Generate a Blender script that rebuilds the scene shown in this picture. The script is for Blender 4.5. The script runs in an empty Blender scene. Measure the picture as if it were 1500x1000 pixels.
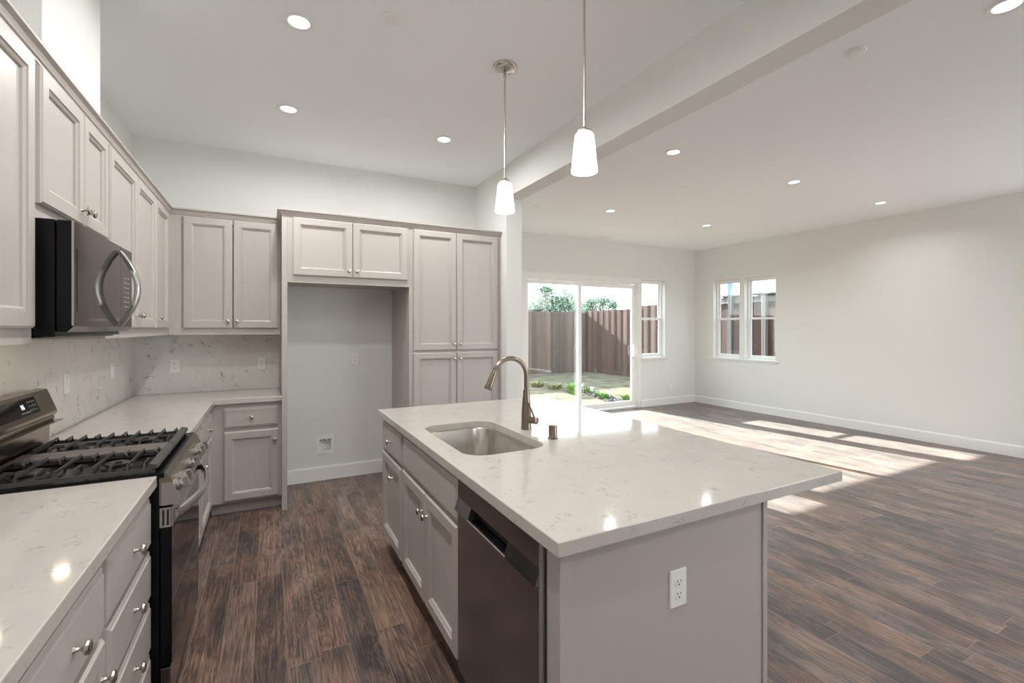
import bpy, bmesh, math, random
from mathutils import Vector, Matrix, noise
random.seed(7)
scene = bpy.context.scene
COL = scene.collection
PI = math.pi

# ------------------------------------------------------------------ camera
cam_d = bpy.data.cameras.new('camera')
cam = bpy.data.objects.new('camera', cam_d)
COL.objects.link(cam)
cam.location = (0, 0, 1.46)
cam.rotation_euler = (PI / 2, 0, -math.radians(27.62))
cam_d.sensor_width = 36
cam_d.lens = 36 * 680.3 / 1500
cam_d.shift_y = -19 / 1500
cam_d.clip_start = 0.02
cam_d.clip_end = 300
scene.camera = cam

# ------------------------------------------------------------------ view, world, sun
scene.view_settings.view_transform = 'Standard'
scene.view_settings.look = 'None'
scene.view_settings.gamma = 1
scene.view_settings.use_curve_mapping = False
scene.view_settings.exposure = 0.14
scene.cycles.use_denoising = True
scene.cycles.max_bounces = 14
scene.cycles.diffuse_bounces = 9
scene.cycles.glossy_bounces = 5
scene.cycles.transparent_max_bounces = 12
scene.cycles.sample_clamp_indirect = 8

SKY = 5.0
SUN = 34.0
LAMP = 6.8                    # watts of each living room recessed light
LAMP_K = 12.0                  # the kitchen ones are brighter
world = bpy.data.worlds.new('sky')
scene.world = world
world.use_nodes = True
wn = world.node_tree
wn.nodes.clear()
wo = wn.nodes.new('ShaderNodeOutputWorld')
wb = wn.nodes.new('ShaderNodeBackground')
wt = wn.nodes.new('ShaderNodeTexCoord')
wx = wn.nodes.new('ShaderNodeSeparateXYZ')
wr = wn.nodes.new('ShaderNodeValToRGB')
wr.color_ramp.elements[0].position = 0.0
wr.color_ramp.elements[0].color = (1.0, 0.99, 0.97, 1)
wr.color_ramp.elements[1].position = 0.9
wr.color_ramp.elements[1].color = (0.66, 0.82, 1.0, 1)
wn.links.new(wt.outputs['Generated'], wx.inputs[0])
wn.links.new(wx.outputs['Z'], wr.inputs[0])
wn.links.new(wr.outputs[0], wb.inputs['Color'])
wb.inputs['Strength'].default_value = SKY
wn.links.new(wb.outputs[0], wo.inputs[0])

sun_d = bpy.data.lights.new('sun', 'SUN')
sun_d.energy = SUN
sun_d.angle = math.radians(0.6)
sun_d.color = (1.0, 0.98, 0.94)
sun = bpy.data.objects.new('sun', sun_d)
COL.objects.link(sun)
sun.location = (4, 20, 12)
sun.rotation_euler = Vector((0.14, -1.0, -0.52)).to_track_quat('-Z', 'Y').to_euler()


def portal(name, center, direction, w, h):
    """sampling portal in a window opening (sheds no light of its own)"""
    d = bpy.data.lights.new(name, 'AREA')
    d.shape = 'RECTANGLE'
    d.size = w
    d.size_y = h
    d.cycles.is_portal = True
    o = bpy.data.objects.new(name, d)
    COL.objects.link(o)
    o.location = center
    o.rotation_euler = Vector(direction).to_track_quat('-Z', 'Z' if abs(direction[2]) < .5 else 'Y').to_euler()
    return o


# ------------------------------------------------------------------ key sizes
XL, XR = -1.0, 7.53            # left wall, right wall
YB, YF = 4.82, 6.53            # kitchen back wall, living far wall
YR = -4.0                      # wall behind the camera
ZK, ZL = 3.05, 3.0             # kitchen / living ceilings
BX0, BX1, BZ = 2.05, 2.217, 2.735
YS = 4.03                      # end of the stub wall
ZC = 0.914                     # counter tops
WT = 0.15

portal('portal_slider', (4.85, YF + .16, 1.15), (0, -1, 0), 2.4, 2.3)
portal('portal_window_a', (6.435, YF + .16, 1.64), (0, -1, 0), .6, 1.46)
portal('portal_window_b', (3.25, YF + .16, 1.64), (0, -1, 0), .6, 1.46)
portal('portal_window_c', (XR + .16, 5.48, 1.64), (-1, 0, 0), 1.3, 1.46)
REAR_ADDED = [(4.9, 7.2, .1, 2.6)]  # unseen opening added in the rear wall to let in more daylight
SIDE_ADDED = [(-3.7, -2.3, .1, 2.6), (-2.1, -.5, .1, 2.6), (-.2, 1.4, .1, 2.6)]  # unseen right-wall openings, added to brighten the room with daylight
for i, (a, b, c, d) in enumerate(REAR_ADDED):
    portal('portal_rear', ((a + b) / 2, YR - .16, (c + d) / 2), (0, 1, 0), b - a, d - c)
for i, (a, b, c, d) in enumerate(SIDE_ADDED):
    portal('portal_side', (XR + .16, (a + b) / 2, (c + d) / 2), (-1, 0, 0), b - a, d - c)


# ------------------------------------------------------------------ materials
def lin(c):
    c = c / 255.0
    return c / 12.92 if c <= .04045 else ((c + .055) / 1.055) ** 2.4


def rgb(r, g, b):
    return (lin(r), lin(g), lin(b), 1)


def mat(name, col, rough=.5, metal=0.0, spec=None, bump=None, coat=0):
    m = bpy.data.materials.new(name)
    m.use_nodes = True
    nt = m.node_tree
    b = nt.nodes['Principled BSDF']
    b.inputs['Base Color'].default_value = col
    b.inputs['Roughness'].default_value = rough
    b.inputs['Metallic'].default_value = metal
    if spec is not None:
        b.inputs['Specular IOR Level'].default_value = spec
    if coat:
        b.inputs['Coat Weight'].default_value = coat
        b.inputs['Coat Roughness'].default_value = .05
    # a faint procedural variation keeps every surface from being perfectly flat
    tc = nt.nodes.new('ShaderNodeTexCoord')
    nz = nt.nodes.new('ShaderNodeTexNoise')
    sc, st, dist = bump if bump else (60, .02, .001)
    nz.inputs['Scale'].default_value = sc
    nz.inputs['Detail'].default_value = 3
    bp = nt.nodes.new('ShaderNodeBump')
    bp.inputs['Strength'].default_value = st
    bp.inputs['Distance'].default_value = dist
    nt.links.new(tc.outputs['Object'], nz.inputs['Vector'])
    nt.links.new(nz.outputs['Fac'], bp.inputs['Height'])
    nt.links.new(bp.outputs[0], b.inputs['Normal'])
    return m


def emit(name, col, strength):
    m = bpy.data.materials.new(name)
    m.use_nodes = True
    nt = m.node_tree
    nt.nodes.clear()
    o = nt.nodes.new('ShaderNodeOutputMaterial')
    e = nt.nodes.new('ShaderNodeEmission')
    e.inputs['Color'].default_value = col
    e.inputs['Strength'].default_value = strength
    nt.links.new(e.outputs[0], o.inputs[0])
    return m


def glass(name, tint, rough=0.0):
    """thin pane: lets light straight through, mirrors at grazing angles"""
    m = bpy.data.materials.new(name)
    m.use_nodes = True
    nt = m.node_tree
    nt.nodes.clear()
    o = nt.nodes.new('ShaderNodeOutputMaterial')
    t = nt.nodes.new('ShaderNodeBsdfTransparent')
    t.inputs['Color'].default_value = tint
    g = nt.nodes.new('ShaderNodeBsdfGlossy')
    g.inputs['Roughness'].default_value = rough
    f = nt.nodes.new('ShaderNodeFresnel')
    ge = nt.nodes.new('ShaderNodeNewGeometry')
    mr = nt.nodes.new('ShaderNodeMapRange')          # same reflectance on both faces of the sheet
    mr.inputs['To Min'].default_value = 1.45
    mr.inputs['To Max'].default_value = 1 / 1.45
    nt.links.new(ge.outputs['Backfacing'], mr.inputs['Value'])
    nt.links.new(mr.outputs[0], f.inputs['IOR'])
    x = nt.nodes.new('ShaderNodeMixShader')
    nt.links.new(f.outputs[0], x.inputs[0])
    nt.links.new(t.outputs[0], x.inputs[1])
    nt.links.new(g.outputs[0], x.inputs[2])
    nt.links.new(x.outputs[0], o.inputs[0])
    return m


def quartz(name, base, vein, scale=3.0, width=.02, amount=.75, rough=.12):
    m = mat(name, base, rough)
    nt = m.node_tree
    L = nt.links.new
    b = nt.nodes['Principled BSDF']
    tc = nt.nodes.new('ShaderNodeTexCoord')

    def noise_(sc, det, dis=0.0, off=0.0, ro=.6):
        mp = nt.nodes.new('ShaderNodeMapping')
        mp.inputs['Location'].default_value = (off, off * .7, off * 1.3)
        L(tc.outputs['Object'], mp.inputs[0])
        n = nt.nodes.new('ShaderNodeTexNoise')
        n.inputs['Scale'].default_value = sc
        n.inputs['Detail'].default_value = det
        n.inputs['Roughness'].default_value = ro
        n.inputs['Distortion'].default_value = dis
        L(mp.outputs[0], n.inputs['Vector'])
        return n

    def math_(op, a, bb=None, c=None):
        n = nt.nodes.new('ShaderNodeMath')
        n.operation = op
        for i, v in enumerate((a, bb, c)):
            if v is None:
                continue
            if isinstance(v, (int, float)):
                n.inputs[i].default_value = v
            else:
                L(v, n.inputs[i])
        return n.outputs[0]

    def ridge(n, w):
        r = math_('ABSOLUTE', math_('SUBTRACT', n.outputs['Fac'], .5))
        q = nt.nodes.new('ShaderNodeMapRange')
        q.inputs['From Min'].default_value = 0
        q.inputs['From Max'].default_value = w
        q.inputs['To Min'].default_value = 1
        q.inputs['To Max'].default_value = 0
        L(r, q.inputs['Value'])
        return q.outputs[0]

    def gate(n, lo, hi):
        q = nt.nodes.new('ShaderNodeMapRange')
        q.inputs['From Min'].default_value = lo
        q.inputs['From Max'].default_value = hi
        L(n.outputs['Fac'], q.inputs['Value'])
        return q.outputs[0]
    v1 = math_('MULTIPLY', ridge(noise_(scale, 6, .5), width), gate(noise_(scale * 1.5, 2, 0, 3.1), .52, .66))
    v2 = math_('MULTIPLY', ridge(noise_(scale * 2.6, 5, .9, 7.7), width * 1.1), gate(noise_(scale * 2.2, 2, 0, 11.3), .56, .68))
    v = math_('MINIMUM', math_('MULTIPLY', math_('ADD', v1, math_('MULTIPLY', v2, .8)), amount), 1.0)
    cloud = nt.nodes.new('ShaderNodeMix')
    cloud.data_type = 'RGBA'
    cn = noise_(scale * 1.2, 6, .2, 5.0)
    L(gate(cn, .35, .7), cloud.inputs['Factor'])
    cloud.inputs['A'].default_value = base
    cloud.inputs['B'].default_value = tuple(c * .95 for c in base[:3]) + (1,)
    mx = nt.nodes.new('ShaderNodeMix')
    mx.data_type = 'RGBA'
    L(v, mx.inputs['Factor'])
    L(cloud.outputs['Result'], mx.inputs['A'])
    mx.inputs['B'].default_value = vein
    L(mx.outputs['Result'], b.inputs['Base Color'])
    return m


def plank_floor():
    m = bpy.data.materials.new('oak_planks')
    m.use_nodes = True
    nt = m.node_tree
    L = nt.links.new
    b = nt.nodes['Principled BSDF']
    tc = nt.nodes.new('ShaderNodeTexCoord')
    sp = nt.nodes.new('ShaderNodeSeparateXYZ')
    L(tc.outputs['Object'], sp.inputs[0])

    def M(op, a, bb=None, c=None):
        n = nt.nodes.new('ShaderNodeMath')
        n.operation = op
        for i, v in enumerate((a, bb, c)):
            if v is None:
                continue
            if isinstance(v, (int, float)):
                n.inputs[i].default_value = v
            else:
                L(v, n.inputs[i])
        return n.outputs[0]

    def comb(x, y, z):
        n = nt.nodes.new('ShaderNodeCombineXYZ')
        for i, v in enumerate((x, y, z)):
            if isinstance(v, (int, float)):
                n.inputs[i].default_value = v
            else:
                L(v, n.inputs[i])
        return n.outputs[0]

    def white(vec):
        n = nt.nodes.new('ShaderNodeTexWhiteNoise')
        n.noise_dimensions = '3D'
        L(vec, n.inputs['Vector'])
        return n

    def ramp(fac, stops):
        n = nt.nodes.new('ShaderNodeValToRGB')
        cr = n.color_ramp
        while len(cr.elements) < len(stops):
            cr.elements.new(.5)
        for e, (p, c) in zip(cr.elements, stops):
            e.position = p
            e.color = c
        L(fac, n.inputs[0])
        return n.outputs[0]

    def mix(f, a, bb, blend='MIX'):
        n = nt.nodes.new('ShaderNodeMix')
        n.data_type = 'RGBA'
        n.blend_type = blend
        for k, v in (('Factor', f), ('A', a), ('B', bb)):
            if isinstance(v, (int, float, tuple)):
                n.inputs[k].default_value = v
            else:
                L(v, n.inputs[k])
        return n.outputs['Result']
    W, LEN = .131, 1.22
    px = M('DIVIDE', M('ADD', sp.outputs['X'], 20 * W + .06), W)
    row = M('FLOOR', px)
    fx = M('FRACT', px)
    r1 = white(comb(row, 3.3, 0)).outputs['Value']
    py = M('ADD', M('DIVIDE', M('ADD', sp.outputs['Y'], 20), LEN), M('MULTIPLY', r1, 7.0))
    idx = M('FLOOR', py)
    fy = M('FRACT', py)
    pid = white(comb(row, idx, 1.7))
    rnd = pid.outputs['Value']
    rs = nt.nodes.new('ShaderNodeSeparateColor')
    L(pid.outputs['Color'], rs.inputs[0])
    # long grain
    gv = comb(M('ADD', M('MULTIPLY', sp.outputs['X'], 1.0), M('MULTIPLY', rnd, 37.0)),
              M('ADD', M('MULTIPLY', sp.outputs['Y'], .085), M('MULTIPLY', rs.outputs[1], 9.0)), 0)

    def nz(vec, sc, det, dis, ro=.6):
        n = nt.nodes.new('ShaderNodeTexNoise')
        n.inputs['Scale'].default_value = sc
        n.inputs['Detail'].default_value = det
        n.inputs['Roughness'].default_value = ro
        n.inputs['Distortion'].default_value = dis
        L(vec, n.inputs['Vector'])
        return n.outputs['Fac']
    cathedral = nz(gv, 9, 4, 1.4)
    gv2 = comb(M('ADD', sp.outputs['X'], M('MULTIPLY', rnd, 23.0)), M('ADD', M('MULTIPLY', sp.outputs['Y'], .026), M('MULTIPLY', rs.outputs[2], 5.0)), 0)
    fine = nz(gv2, 120, 3, .25)
    broad_v = comb(M('ADD', M('MULTIPLY', sp.outputs['X'], .9), M('MULTIPLY', rnd, 19.0)),
                   M('ADD', M('MULTIPLY', sp.outputs['Y'], .38), M('MULTIPLY', rs.outputs[2], 13.0)), 0)
    broad = nz(broad_v, 6.5, 4, .8)
    rings = M('FRACT', M('MULTIPLY', cathedral, 13.0))
    rings = M('ABSOLUTE', M('SUBTRACT', rings, .5))
    t = M('ADD', M('MULTIPLY', broad, .90), M('MULTIPLY', M('SUBTRACT', rnd, .5), .20))
    t = M('ADD', t, M('MULTIPLY', M('SUBTRACT', fine, .5), .72))
    hv = comb(M('ADD', sp.outputs['X'], M('MULTIPLY', rnd, 37.0)), M('MULTIPLY', sp.outputs['Y'], .018), 0)
    hair = nz(hv, 260, 2, .1, .7)
    t = M('ADD', t, M('MULTIPLY', M('SUBTRACT', hair, .5), .34))
    t = M('ADD', t, M('MULTIPLY', M('SUBTRACT', rings, .25), .40))
    warm = ramp(t, [(.22, rgb(46, 36, 34)), (.40, rgb(88, 66, 56)), (.56, rgb(122, 88, 70)), (.80, rgb(168, 128, 101))])
    grey = ramp(t, [(.22, rgb(46, 43, 45)), (.42, rgb(84, 74, 72)), (.58, rgb(112, 98, 92)), (.82, rgb(150, 131, 119))])
    col = mix(M('MULTIPLY', M('ADD', rs.outputs[1], broad), .55), warm, grey)
    # seams: the glint on their bevelled edges is painted in as lighter tan
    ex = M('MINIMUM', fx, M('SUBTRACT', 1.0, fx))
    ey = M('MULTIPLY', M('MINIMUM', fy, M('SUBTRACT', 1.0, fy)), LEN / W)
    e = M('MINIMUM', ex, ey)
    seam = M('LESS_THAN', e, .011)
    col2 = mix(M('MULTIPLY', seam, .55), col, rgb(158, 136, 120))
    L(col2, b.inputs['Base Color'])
    rr = M('ADD', M('MULTIPLY', fine, .12), .30)
    L(rr, b.inputs['Roughness'])
    b.inputs['Specular IOR Level'].default_value = .5
    b.inputs['Sheen Weight'].default_value = .11
    b.inputs['Sheen Roughness'].default_value = .55
    bv = nt.nodes.new('ShaderNodeMapRange')
    bv.inputs['From Max'].default_value = .03
    L(e, bv.inputs['Value'])
    h = M('ADD', M('MULTIPLY', bv.outputs[0], .6), M('MULTIPLY', M('ADD', fine, rings), .22))
    bp = nt.nodes.new('ShaderNodeBump')
    bp.inputs['Strength'].default_value = .35
    bp.inputs['Distance'].default_value = .0015
    L(h, bp.inputs['Height'])
    L(bp.outputs[0], b.inputs['Normal'])
    return m


def board_wood(name, cols, axis, w):
    """fence boards: a tone of its own per board plus vertical grain"""
    m = mat(name, cols[1], .85)
    nt = m.node_tree
    L = nt.links.new
    b = nt.nodes['Principled BSDF']
    tc = nt.nodes.new('ShaderNodeTexCoord')
    sp = nt.nodes.new('ShaderNodeSeparateXYZ')
    L(tc.outputs['Object'], sp.inputs[0])
    d = nt.nodes.new('ShaderNodeMath')
    d.operation = 'DIVIDE'
    L(sp.outputs[axis], d.inputs[0])
    d.inputs[1].default_value = w
    f = nt.nodes.new('ShaderNodeMath')
    f.operation = 'FLOOR'
    L(d.outputs[0], f.inputs[0])
    wn_ = nt.nodes.new('ShaderNodeTexWhiteNoise')
    wn_.noise_dimensions = '1D'
    L(f.outputs[0], wn_.inputs['W'])
    mp = nt.nodes.new('ShaderNodeMapping')
    mp.inputs['Scale'].default_value = (12, 12, .9)
    L(tc.outputs['Object'], mp.inputs[0])
    nz = nt.nodes.new('ShaderNodeTexNoise')
    nz.inputs['Scale'].default_value = 2.5
    nz.inputs['Detail'].default_value = 5
    L(mp.outputs[0], nz.inputs['Vector'])
    a = nt.nodes.new('ShaderNodeMath')
    a.operation = 'MULTIPLY_ADD'
    L(wn_.outputs['Value'], a.inputs[0])
    a.inputs[1].default_value = .5
    h = nt.nodes.new('ShaderNodeMath')
    h.operation = 'MULTIPLY'
    L(nz.outputs['Fac'], h.inputs[0])
    h.inputs[1].default_value = .5
    L(h.outputs[0], a.inputs[2])
    r = nt.nodes.new('ShaderNodeValToRGB')
    cr = r.color_ramp
    cr.elements[0].position = .25
    cr.elements[0].color = cols[0]
    cr.elements[1].position = .75
    cr.elements[1].color = cols[2]
    e = cr.elements.new(.5)
    e.color = cols[1]
    L(a.outputs[0], r.inputs[0])
    L(r.outputs[0], b.inputs['Base Color'])
    return m


def mottled(name, c1, c2, scale, rough=.9, bstr=.5, bd=.02):
    m = mat(name, c1, rough, bump=(scale * 2.5, bstr, bd))
    nt = m.node_tree
    L = nt.links.new
    b = nt.nodes['Principled BSDF']
    tc = nt.nodes.new('ShaderNodeTexCoord')
    nz = nt.nodes.new('ShaderNodeTexNoise')
    nz.inputs['Scale'].default_value = scale
    nz.inputs['Detail'].default_value = 8
    nz.inputs['Roughness'].default_value = .7
    L(tc.outputs['Object'], nz.inputs['Vector'])
    r = nt.nodes.new('ShaderNodeValToRGB')
    r.color_ramp.elements[0].position = .38
    r.color_ramp.elements[0].color = c1
    r.color_ramp.elements[1].position = .62
    r.color_ramp.elements[1].color = c2
    L(nz.outputs['Fac'], r.inputs[0])
    L(r.outputs[0], b.inputs['Base Color'])
    return m


WALL = mat('wall_paint', rgb(230, 231, 228), .85, bump=(160, .12, .002))
CEIL = mat('ceiling_paint', rgb(244, 247, 248), .9, bump=(140, .25, .003))
TRIM = mat('white_trim_paint', rgb(238, 238, 236), .45)
VINYL = mat('white_vinyl', rgb(242, 243, 243), .35)
CAB = mat('grey_cabinet_paint', rgb(186, 180, 175), .38)
QUARTZ = quartz('quartz_worktop', rgb(198, 193, 187), rgb(104, 100, 97), 7.5, .013, .52, .085)
SPLASH = quartz('quartz_backsplash', rgb(226, 224, 219), rgb(98, 92, 86), 4.6, .014, .9, .22)
FLOORM = plank_floor()
NICKEL = mat('brushed_nickel', (.62, .58, .54, 1), .24, 1.0)
BRONZE = mat('warm_brushed_steel', (.30, .25, .205, 1), .28, 1.0)
STEEL = mat('stainless_steel', (.60, .59, .58, 1), .25, 1.0, bump=(220, .03, .001))
SINKM = mat('sink_steel', (.62, .59, .55, 1), .27, 1.0)
DARKSTEEL = mat('dark_stainless', (.31, .30, .30, 1), .20, 1.0, bump=(220, .03, .001))
MIRRORSTEEL = mat('bronze_mirror_steel', (.095, .073, .054, 1), .08, 1.0)
SMOKED = mat('smoked_mirror_glass', (.085, .068, .052, 1), .06, 1.0)
BACKSTEEL = mat('warm_dark_stainless', (.36, .31, .26, 1), .22, 1.0)
BLACK = mat('black_enamel', (.006, .006, .007, 1), .15, 0, .2)
BLACKGLASS = mat('black_glass', (.012, .011, .011, 1), .04, 0, .6)
OVENGLASS = mat('oven_door_glass', (.02, .018, .017, 1), .03, 0, 1.0)
IRON = mat('cast_iron', (.075, .07, .07, 1), .36, .5, bump=(300, .1, .001))
GRIDDLE = mat('griddle_plate', (.22, .20, .195, 1), .45, .6)
DARKGAP = mat('dark_recess', (.01, .01, .01, 1), .8)
PLASTIC = mat('white_plastic', rgb(240, 240, 238), .35)
SLOT = mat('outlet_slot', (.02, .02, .02, 1), .6)
PRINT = mat('grey_print', rgb(190, 190, 190), .5)
DISPLAY = emit('lit_clock_digits', (.75, .88, 1.0, 1), 2.2)
LENS = emit('downlight_lens', (1.0, .97, .93, 1), 4.0)
SHADE = emit('frosted_glass_glow', (1.0, .90, .78, 1), 4.5)
BULB = emit('bulb_glow', (1.0, .85, .68, 1), 30.0)
UNDERLIGHT = emit('hob_light', (1.0, .80, .55, 1), 30.0)
PANE = glass('window_pane', (.93, .97, .96, 1))
FENCE_B = board_wood('fence_boards_back', (rgb(72, 60, 55), rgb(90, 76, 69), rgb(106, 92, 84)), 'X', .14)
FENCE_S = board_wood('fence_boards_side', (rgb(56, 40, 36), rgb(76, 53, 47), rgb(98, 74, 64)), 'Y', .14)
WEATHER = board_wood('weathered_post', (rgb(72, 70, 68), rgb(94, 91, 88), rgb(114, 110, 106)), 'Y', .03)
DIRT = mottled('dry_dirt', rgb(82, 77, 66), rgb(120, 111, 92), 3.0)
DIRT.node_tree.nodes['Principled BSDF'].inputs['Specular IOR Level'].default_value = .05
CONCRETE = mottled('pale_concrete', rgb(188, 186, 180), rgb(206, 204, 198), 1.5, .85, .1, .003)
LEAF = mottled('tree_leaves', rgb(84, 108, 88), rgb(128, 150, 124), 2.0, .7)
WEED = mottled('weed_leaves', rgb(64, 98, 34), rgb(104, 138, 50), 9.0, .6)
WEEDDRY = mottled('dry_weed_leaves', rgb(74, 84, 42), rgb(122, 116, 66), 9.0, .7)
BARK = mottled('bark', rgb(70, 60, 52), rgb(96, 84, 74), 8.0)
STONE = mottled('grey_stone', rgb(48, 48, 49), rgb(88, 87, 85), 9.0)
POLE = mat('blue_grey_pole', rgb(110, 128, 150), .6)


# ------------------------------------------------------------------ mesh helpers
def box(bm, a, b, bev=0.0):
    x0, x1 = sorted((a[0], b[0]))
    y0, y1 = sorted((a[1], b[1]))
    z0, z1 = sorted((a[2], b[2]))
    vs = [bm.verts.new(p) for p in ((x0, y0, z0), (x1, y0, z0), (x1, y1, z0), (x0, y1, z0),
                                    (x0, y0, z1), (x1, y0, z1), (x1, y1, z1), (x0, y1, z1))]
    fs = [bm.faces.new([vs[i] for i in f]) for f in
          ((3, 2, 1, 0), (4, 5, 6, 7), (0, 1, 5, 4), (1, 2, 6, 5), (2, 3, 7, 6), (3, 0, 4, 7))]
    if bev:
        es = list({e for f in fs for e in f.edges})
        bmesh.ops.bevel(bm, geom=es, offset=bev, segments=2, profile=.5, affect='EDGES')


def BM():
    return bmesh.new()


class Fr:
    """a front plane: u along it, z up, n out of it"""
    def __init__(s, o, u, n):
        s.o, s.u, s.n = Vector(o), Vector(u), Vector(n)

    def __call__(s, a, z, c=0.0):
        return s.o + s.u * a + Vector((0, 0, 1)) * z + s.n * c

    def box(s, bm, a0, a1, z0, z1, c0, c1, bev=0):
        box(bm, s(a0, z0, c0), s(a1, z1, c1), bev)


def rings(bm, loops, cap=True):
    prev = None
    for lp in loops:
        cur = [bm.verts.new(p) for p in lp]
        if prev:
            n = len(cur)
            for i in range(n):
                bm.faces.new((prev[i], prev[(i + 1) % n], cur[(i + 1) % n], cur[i]))
        prev = cur
    if cap:
        bm.faces.new(prev)


def nested(bm, fr, a0, a1, z0, z1, prof):
    rings(bm, [[fr(a0 + i, z0 + i, c), fr(a1 - i, z0 + i, c), fr(a1 - i, z1 - i, c), fr(a0 + i, z1 - i, c)]
               for i, c in prof])


DOORP = [(0, 0), (0, .013), (.004, .0165), (.007, .020), (.053, .020), (.0545, .0145), (.058, .0155), (.066, .0105),
         (.0675, .0035), (.070, .0035)]
DRAWP = [(0, 0), (0, .011), (.003, .0135), (.013, .016), (.016, .020)]


def lathe(bm, base, axis, prof, seg=20, cap0=True, cap1=True):
    axis = Vector(axis).normalized()
    t = axis.orthogonal().normalized()
    s = axis.cross(t)
    base = Vector(base)
    loops = []
    for r, h in prof:
        loops.append([base + axis * h + (t * math.cos(2 * PI * k / seg) + s * math.sin(2 * PI * k / seg)) * r for k in range(seg)])
    prev = None
    first = None
    for lp in loops:
        cur = [bm.verts.new(p) for p in lp]
        if prev:
            for i in range(seg):
                bm.faces.new((prev[i], prev[(i + 1) % seg], cur[(i + 1) % seg], cur[i]))
        else:
            first = cur
        prev = cur
    if cap0:
        bm.faces.new(list(reversed(first)))
    if cap1:
        bm.faces.new(prev)


def tube(bm, pts, rad, seg=14, flat=None):
    """tube through points; rad a number or list; flat=(vec) squashes along vec"""
    pts = [Vector(p) for p in pts]
    n = len(pts)
    rr = rad if isinstance(rad, (list, tuple)) else [rad] * n
    prev = None
    up = None
    for i, p in enumerate(pts):
        d = (pts[min(i + 1, n - 1)] - pts[max(i - 1, 0)]).normalized()
        if up is None:
            up = d.orthogonal().normalized()
        up = (up - d * up.dot(d)).normalized()
        s = d.cross(up)
        cur = [bm.verts.new(p + (up * math.cos(2 * PI * k / seg) + s * math.sin(2 * PI * k / seg)) * rr[i]) for k in range(seg)]
        if prev:
            for k in range(seg):
                bm.faces.new((prev[k], prev[(k + 1) % seg], cur[(k + 1) % seg], cur[k]))
        else:
            bm.faces.new(list(reversed(cur)))
        prev = cur
    bm.faces.new(prev)


def extrude_profile(bm, prof, p0, p1, out, miter0=0, miter1=0):
    """profile of (out, z) pairs swept from p0 to p1; miter shifts ends by out*miter"""
    p0, p1, out = Vector(p0), Vector(p1), Vector(out)
    d = (p1 - p0).normalized()
    A = [bm.verts.new(p0 + out * o + Vector((0, 0, z)) + d * (o * miter0)) for o, z in prof]
    B = [bm.verts.new(p1 + out * o + Vector((0, 0, z)) + d * (o * miter1)) for o, z in prof]
    n = len(prof)
    for i in range(n):
        bm.faces.new((A[i], A[(i + 1) % n], B[(i + 1) % n], B[i]))
    bm.faces.new(list(reversed(A)))
    bm.faces.new(B)


ROOT_LOC = {}


def obj(name, bm, m, parent=None, smooth=None, label=None):
    """links bm (built in world coordinates) as ONE mesh object under its thing"""
    bmesh.ops.recalc_face_normals(bm, faces=bm.faces)
    off = Vector((0, 0, 0))
    if parent is not None:
        off = ROOT_LOC.get(parent.name, off)
    else:
        zs = [v.co.z for v in bm.verts]
        cx = sum(v.co.x for v in bm.verts) / len(bm.verts)
        cy = sum(v.co.y for v in bm.verts) / len(bm.verts)
        off = Vector((cx, cy, min(zs)))
    for v in bm.verts:
        v.co -= off
    me = bpy.data.meshes.new(name)
    bm.to_mesh(me)
    bm.free()
    me.materials.append(m)
    o = bpy.data.objects.new(name, me)
    COL.objects.link(o)
    if parent is None:
        o.location = off
    else:
        o.parent = parent
    ROOT_LOC[o.name] = off
    if smooth:
        for p in me.polygons:
            p.use_smooth = True
        me.set_sharp_from_angle(angle=math.radians(smooth))
    if label:
        o['label'] = label
    return o


def structure(name, bm, m, parent=None):
    o = obj(name, bm, m, parent)
    # keep structure at the world origin so its materials read world positions
    if parent is None:
        off = o.location.copy()
        for v in o.data.vertices:
            v.co += off
        o.location = (0, 0, 0)
        ROOT_LOC[o.name] = Vector((0, 0, 0))
        o['kind'] = 'structure'
    return o


def thing(name, label, cat, loc, group=None):
    o = bpy.data.objects.new(name, None)
    o.empty_display_size = .05
    COL.objects.link(o)
    o.location = loc
    ROOT_LOC[o.name] = Vector(loc)
    o['label'] = label
    o['category'] = cat
    if group:
        o['group'] = group
    return o


def tag(o, label, cat, group=None):
    o['label'] = label
    o['category'] = cat
    if group:
        o['group'] = group
    return o


def struct_root(name, loc):
    o = bpy.data.objects.new(name, None)
    o.empty_display_size = .05
    COL.objects.link(o)
    o.location = loc
    ROOT_LOC[o.name] = Vector(loc)
    o['kind'] = 'structure'
    return o


def dup(root, loc, label):
    """copy of a thing with copies of its parts and sub-parts"""
    r = root.copy()
    COL.objects.link(r)
    r.location = loc
    r['label'] = label
    for ch in list(root.children):
        c = ch.copy()
        COL.objects.link(c)
        c.parent = r
        for g in list(ch.children):
            d = g.copy()
            COL.objects.link(d)
            d.parent = c
    return r


# ------------------------------------------------------------------ shell
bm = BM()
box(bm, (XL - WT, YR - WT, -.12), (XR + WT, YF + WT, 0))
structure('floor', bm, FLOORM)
bm = BM()
box(bm, (XL - WT, YR - WT, ZK), (BX1 - .02, YB + .1, ZK + .12))
structure('ceiling', bm, CEIL)
bm = BM()
box(bm, (BX1 - .02, YR - WT, ZL), (XR + WT, YF + WT, ZL + .12))
structure('ceiling_living', bm, CEIL)


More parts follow.
